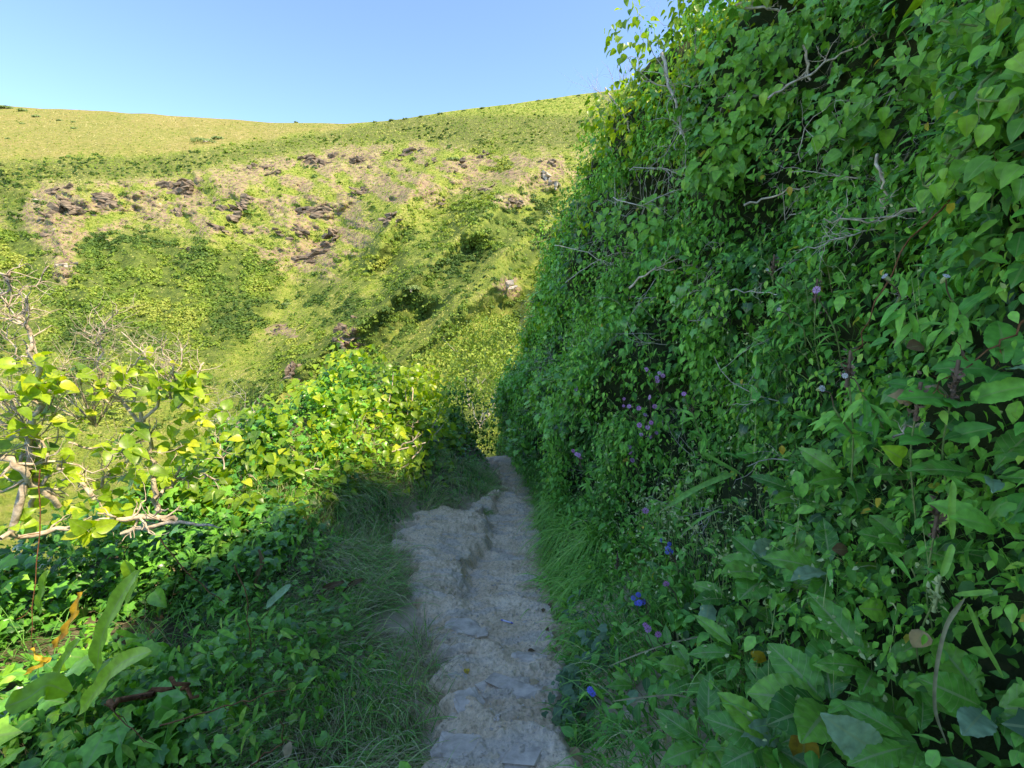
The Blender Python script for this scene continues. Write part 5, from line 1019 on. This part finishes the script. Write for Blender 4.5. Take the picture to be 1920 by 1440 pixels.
# rosettes of broad quilted leaves
def broad_plant(u, v, leaves, label, seed, L=.17, mat='dock', tpl='DOCK', off=.13, grp='broad leaved plants at the foot of the right bank', name='broad_leaved_plant'):
    p, d = rt(u, v, off); g_ = np.random.default_rng(seed); t = thing(name, label, 'plant', p, grp); T = {'DOCK': DOCK, 'BROAD': BROAD}[tpl]
    a0 = g_.random() * 6
    for k in range(leaves):
        a = a0 + k * 2.4; e = g_.uniform(.1, .8); dd = nrm(np.array([math.cos(a), math.sin(a) * .8, e]) + np.array([-.45, -.35, .1])); nn = nrm(np.array([-.35, -.5, 1.]) - dd * .5 + g_.normal(size=3) * .2)
        m = M(); m.inst(T, np.array([p + dd * .02]), dd[None], nn[None], L * g_.uniform(.65, 1.15), float(np.clip(.5 + g_.normal() * .25, 0, 1)), g_.uniform(.9, 1.25)); m.build('leaf', MT[mat if g_.random() > .06 else 'pale'], t, p)
    return t
for i, a in enumerate([
 (1450, 1085, 9, 'big quilted rosette below the pale round leaf', .15), (1380, 1130, 8, 'quilted rosette with arching leaves left of the big one', .13), (1560, 1080, 7, 'wide leaved rosette under the holed leaf', .16),
 (1560, 1330, 8, 'large foreground rosette beside the orange dead leaf', .17), (1640, 1260, 6, 'rosette whose long leaf points up the slope', .16), (1330, 1400, 7, 'dark rosette at the bottom edge', .15), (1450, 1400, 7, 'rosette along the bottom edge next to the dark one', .16),
 (1260, 1230, 6, 'small crinkled rosette near the curved pale stem', .11), (1720, 1400, 7, 'rosette at the bottom right under the pale big leaf', .15), (1300, 1260, 5, 'upright crinkled rosette right of the small one', .12),
 (1500, 930, 6, 'long arching dock leaf plant in the middle right', .13), (1590, 900, 6, 'rosette with wavy edged leaves right of the dock', .13), (1850, 1330, 5, 'half hidden rosette at the lower right edge', .13), (1390, 1230, 6, 'flattened rosette by the yellow brown leaf', .13),
 (1850, 900, 5, 'coarse leaved plant at the right edge', .14), (1700, 1030, 5, 'rosette above the dangling cream flowers', .12), (1250, 1075, 4, 'small oval leaved rosette under the upper blue flower', .08), (1200, 1290, 5, 'dark little rosette behind the grey leaved weed', .1)]):
    broad_plant(a[0], a[1], a[2], a[3], 1700 + i, a[4] * .85, off=.07, tpl='DOCK' if i % 3 else 'BROAD')
for i, a in enumerate([(1800, 760, 6, 'bramble like leafy plant with serrated leaves at right', .1), (1880, 700, 5, 'coarse toothed leaves at the right edge below the brown leaf', .1), (1530, 790, 6, 'pale toothed leaf plant in the middle of the bank', .07), (1640, 830, 5, 'light round leaved plant near the white stick', .07),
 (1760, 830, 4, 'plant with a pair of bright oval leaves', .07), (1880, 1000, 4, 'dim toothed leaves near the tall grass blade', .08), (1420, 860, 6, 'soft leaved plant behind the long green blade', .06), (1310, 760, 5, 'plant with downy leaves right of the pink flowers', .06),
 (1900, 500, 4, 'round leaflets at the right edge half way up', .07), (1700, 450, 5, 'five fingered leaf plant under the bramble stem', .06), (1560, 560, 6, 'leafy herb tip beside the single magenta flower', .05), (1660, 640, 4, 'green herb left of the rusty leaf', .06)]):
    broad_plant(a[0], a[1], a[2], a[3], 1800 + i, a[4], 'herb', 'BROAD', .08, 'leafy herbs standing out of the right bank', 'leafy_herb')
# single pale or dead leaves in the right bank
RG = 'single leaves that stand out on the right bank'
for u, v, sz, tp, mt, tn, tip, lab in [
 (1410, 1045, .11, BROAD, 'pale', .7, (1, .3, .4), 'pale grey green leaf turned underside up'), (1650, 1410, .12, BROAD, 'pale', .5, (-.7, -.2, .5), 'big silvery leaf underside at the bottom right'), (1390, 1385, .1, BROAD, 'pale', .3, (1, 0, .2), 'silvery folded leaf at the bottom'),
 (1510, 1365, .09, OVAL, 'yellow', .2, (-.15, -.3, -1), 'spotted orange dead leaf hanging over the rosettes'), (1700, 652, .05, OVAL, 'dead', .25, (1, .1, .2), 'rusty brown dead leaf caught on the bank'), (1745, 738, .05, OVAL, 'dead', .9, (1, .2, .2), 'cream dead leaf beside the tan one'),
 (1710, 745, .04, IVY2, 'dead', .75, (-1, .2, .1), 'tan crumpled dead leaf beside the cream one'), (1408, 1222, .05, OVAL, 'yellow', .7, (1, -.2, -.6), 'yellow brown curled leaf'), (1460, 1300, .035, LANCE, 'dead', .2, (0, -.2, -1), 'small red brown dead leaf hanging upright'),
 (1610, 1140, .08, BROAD, 'dock', 1, (1, 0, -.1), 'light green leaf with insect holes'), (1730, 1185, .04, HEART, 'dead', .8, (-.3, 0, -1), 'round tan dead leaf'), (1325, 1160, .06, IVY2, 'pale', .2, (.3, .5, .5), 'wilted grey pink leaf'), (1560, 1030, .05, OVAL, 'dead', .35, (1, 0, 0), 'brown shrivelled leaf over the large holed leaf'),
 (1690, 860, .05, HEART, 'fern', .9, (-.6, -.2, .4), 'bright lime round leaf'), (1466, 835, .03, OVAL, 'yellow', .9, (0, -.3, -1), 'yellow leaf on a herb in the middle'), (1250, 1430, .07, LANCE, 'pale', .8, (1, 0, .1), 'narrow pale leaf at the bottom edge'), (1480, 350, .035, OVAL, 'yellow', .9, (0, -.3, -1), 'little orange leaf by the beige branch'), (1367, 200, .03, OVAL, 'yellow', .6, (0, -.3, -1), 'little orange leaf in the upper spray')]:
    p, d = rt(u, v, .14); one_leaf(tp, p, tip, (-.5, -.8, .5), sz, mt, 'odd_leaf', lab, 'leaf', RG, tn)
# long blades and pale stems
for pt, w, mt, lab in [([(1245, 955), (1290, 925), (1330, 905), (1385, 885)], .022, 'grass', 'long straight green blade pointing left over the weeds'), ([(1390, 890), (1350, 868), (1310, 845)], .018, 'grass', 'darker blade crossing behind the long straight one'),
    ([(1785, 1010), (1782, 960), (1786, 900)], .014, 'grassblue', 'upright pale green grass blade at right'), ([(1765, 1080), (1775, 1050), (1785, 1020)], .013, 'grassblue', 'lower half of the folded grass blade at right'), ([(1775, 1395), (1752, 1330), (1755, 1250), (1775, 1170), (1810, 1120)], .008, 'straw', 'long curved straw coloured grass stem at the lower right'),
    ([(1880, 1270), (1840, 1200), (1812, 1130)], .012, 'grassblue', 'broad blue green blade leaning at the lower right'), ([(1148, 1315), (1200, 1308), (1260, 1303), (1300, 1310)], .004, 'straw', 'curved pale green stem low over the verge'), ([(1280, 1000), (1310, 975), (1350, 955)], .01, 'grass', 'short green blade below the long straight one'),
    ([(1790, 1115), (1830, 1112), (1862, 1108)], .008, 'grassblue', 'horizontal thin blade at the lower right'), ([(1140, 1250), (1200, 1225), (1260, 1205), (1330, 1190)], .004, 'straw', 'thin straw stem above the lower pink flowers')]:
    q = [rt(a, b, .2)[0] for a, b in pt]; dm = float(np.median([proj(x)[2] for x in q])); o = P(*pt[0], dm); t = thing('long_blade', lab, 'grass blade', o, 'long single blades over the right bank'); frond(t, o, [P(a, b, dm) for a, b in pt], w, mt, 3, 'blade', .8 if mt != 'straw' else .6, .0)
# flowers
def flower_tpl(n, notch=True, w=.42):
    V = []; F = []; U = []
    for k in range(n):
        a = k * 2 * math.pi / n; c, s_ = math.cos(a), math.sin(a); b = len(V)
        for x, y, z in [(0, .08, 0), (-w * .5, .6, .08), (-w * .55, .95, .0), (0, .8 if notch else 1.1, .04), (w * .55, .95, .0), (w * .5, .6, .08)]:
            V.append((x * c - y * s_, x * s_ + y * c, z)); U.append((.5 + x, y))
        F.append((b, b + 1, b + 2, b + 3, b + 4, b + 5))
    return np.array(V), np.array(F)[:, ::-1], np.array(U)
CAMP = flower_tpl(5, True, .75); 
def flower_plant(u, v, label, heads, mat, seed, stemL=.35, fs=.013, grp=None, name='campion', cat='flower', calyx='calyx', off=.27):
    p, d = rt(u, v, off); g_ = np.random.default_rng(seed); px = d / FPX; hs = [p + np.array([a * px, g_.uniform(-.03, .03), -b * px]) for a, b in heads]; base = p + np.array([.12, .05, -stemL]); t = thing(name, label, cat, base, grp)
    fork = base * .35 + p * .65
    m = M(); tube(m, smooth_line([base, (base + fork) / 2 + g_.normal(size=3) * .012, fork], 4), [.0025] * 9, 5); m.build('stem', MT['stem'], t, base)
    for h in hs:
        m = M(); tube(m, smooth_line([fork, (fork + h) / 2 + g_.normal(size=3) * .01, h + np.array([0, 0, -.006])], 3), .0014, 4); m.build('stalk', MT['calyx'], t, base)
        fd = nrm(np.array([-.4, -1, .3]) + g_.normal(size=3) * .5); m = M(); x = nrm(np.cross(fd, [0, 0, 1.])); y = np.cross(x, fd)
        m.inst(CAMP, h[None], (y + 0 * x)[None], fd[None], 1.35 * fs * g_.uniform(.85, 1.2), g_.random()); m.build('flower', MT[mat], t, base)
        m = M(); tube(m, [h - fd * .016, h - fd * .009, h - fd * .001], [.0022, .0045, .003], 7); m.build('calyx', MT[calyx], t, base)
    m = M(); k = 8; tt = g_.uniform(.1, .95, k)[:, None]; pos = base * (1 - tt) + fork * tt; m.inst(LANCE, pos, rv(k, g_) * .7 + np.array([-.4, -.2, 0]), rv(k, g_) * .3 + np.array([-.2, -.4, 1]), .06, g_.uniform(.3, .9, k)); m.build('leaves', MT['herb'], t, base)
CG = 'pink campions growing out of the right bank'
for i, a in enumerate([(1215, 790, 'tallest cluster of pink campion flowers in the middle of the verge', [(-18, -25), (-5, -12), (3, 0), (0, 12), (12, -28), (-38, -30), (20, 25), (-12, 25), (5, 30), (-2, -48), (-18, 5)]), (1228, 702, 'upper pink campion with two flower bunches', [(-8, 0), (2, 5), (8, -3), (-14, -8), (5, 12), (14, 2)]), (1082, 728, 'pink campion on the left near the path side', [(0, 0), (6, 14), (-3, 3)]),
 (1080, 850, 'dull pink campion low on the left of the verge', [(0, 0), (6, 6), (-5, -4), (10, 12)]), (1183, 850, 'small pink campion under the tallest cluster', [(0, 0), (2, 12), (-1, -10)]), (1212, 960, 'single pink flower over the seeding grass', [(0, 0)]), (1540, 543, 'single magenta flower on a tall stalk at right', [(0, 0)]),
 (1252, 1100, 'pink flower right of the lower blue flower', [(0, 0)]), (1214, 1182, 'left one of the two lowest magenta flowers', [(0, 0), (3, 2)]), (1231, 1182, 'right one of the two lowest magenta flowers', [(0, 0)]), (1168, 760, 'small pink campion left of the tallest cluster', [(0, 0), (2, -12)]), (1285, 740, 'pale pink flower alone right of the tallest cluster', [(0, 0)])]):
    flower_plant(a[0], a[1], a[2], a[3], 'pink', 2000 + i, .3 if len(a[3]) > 1 else .22, .0105 if i < 6 else .008, CG)
for i, a in enumerate([(1250, 1025, 'upper blue flower spike in the verge', [(0, 0), (-6, -5), (6, 4), (8, 12), (-4, 3), (3, -8)]), (1195, 1122, 'lower blue flower head above the magenta pair', [(0, 0), (-8, -2), (6, 3), (2, -8), (-3, 6), (12, 8)]), (1104, 1283, 'small shaded blue flower beside the grey leaved weed', [(0, 0), (4, 3)])]):
    flower_plant(a[0], a[1], a[2], a[3], 'blue', 2100 + i, .2, .007, 'blue flowers in the lower verge', 'blue_flower', calyx='stem')
MT['whitep'] = leafmat('white petal', [(0, (.6, .6, .68)), (1, (.8, .8, .85))], .3, .5, .2, tcol=(1, 1, 1))
for i, (u, v, lab) in enumerate([(1442, 505, 'white bell flower on the herb below the privet'), (1465, 580, 'white bell flower beside the thin twig'), (1668, 517, 'white bell flower near the bramble stem'), (1764, 518, 'white bell flower at the right by the green herbs'), (1596, 707, 'tiny white flower under the leafy herbs'), (1540, 728, 'tiny white flower left of the other tiny one')]):
    flower_plant(u, v, lab, [(0, 0)], 'whitep', 2200 + i, .12, .0048, 'white bell flowers on the right bank', 'white_flower', calyx='bud')
for i, (u, v, lab) in enumerate([(1450, 500, 'browned seed stalk rising left of the magenta flower'), (1530, 550, 'browned seed stalk carrying the dark heads beside the magenta flower'), (1300, 760, 'brown grass plume at the middle of the verge'), (1790, 720, 'brown knapweed head on a stalk at right'), (1720, 760, 'brown knapweed head lower left of the other'), (1590, 700, 'rusty seed stalk in the middle right'), (1755, 980, 'purple brown seed head by the upright blade'), (1755, 1120, 'yellow green seed spike at lower right'), (1157, 1055, 'rusty dock seed spike above the grass fringe')]):
    p, d = rt(u, v, .16); g_ = np.random.default_rng(2300 + i); b = p + np.array([.06, .03, -.25]); t = thing('seed_stalk', lab, 'seed head', b, 'seed stalks on the right bank'); m = M(); tube(m, smooth_line([b, (b + p) / 2 + g_.normal(size=3) * .01, p], 4), .0018, 5); m.build('stem', MT['stem'], t, b)
    m = M(); k = 40; q = p + g_.normal(size=(k, 3)) * np.array([.005, .005, .018]); tube(m, [p - np.array([0, 0, .03]), p + np.array([0, 0, .045])], .0035, 5); m.inst(OVAL3, q, rv(k, g_) + np.array([0, 0, .8]), rv(k, g_), .012, g_.random(k)); m.build('seed_head', MT['calyx' if i != 7 else 'bud'], t, b)
# grey leaved weed spilling on the path edge
for i, (u, v, n, lab) in enumerate([(1078, 1290, 60, 'grey green leafy weed spilling over the right path edge'), (1065, 1350, 50, 'silvery lower half of the weed at the path edge'), (1085, 1150, 34, 'feathery grey fern like weed above the path edge'), (1130, 1220, 40, 'blue green leafy weed right of the fallen leaves')]):
    p, d = rt(u, v, .04); g_ = np.random.default_rng(2400 + i); t = thing('leafy_weed', lab, 'weed', p, 'grey leaved weeds at the right path edge'); m = M(); q = p + g_.normal(size=(n, 3)) * np.array([.035, .04, .05]); m.inst(IVY2 if i != 2 else LANCE, q, rv(n, g_) * .6 + np.array([-.5, -.4, -.3]), rv(n, g_) * .4 + np.array([-.4, -.5, .8]), .04, g_.random(n)); m.build('leaves', MT['greyleaf'] if 'greyleaf' in MT else MT['pale'], t, p)
    limb(t, p, [p + np.array([.06, .05, -.06]), p, p + np.array([-.04, -.03, .03])], .003, .001, 'stem', 2450 + i, 3, .05, 0, 'stem', .003, 5)
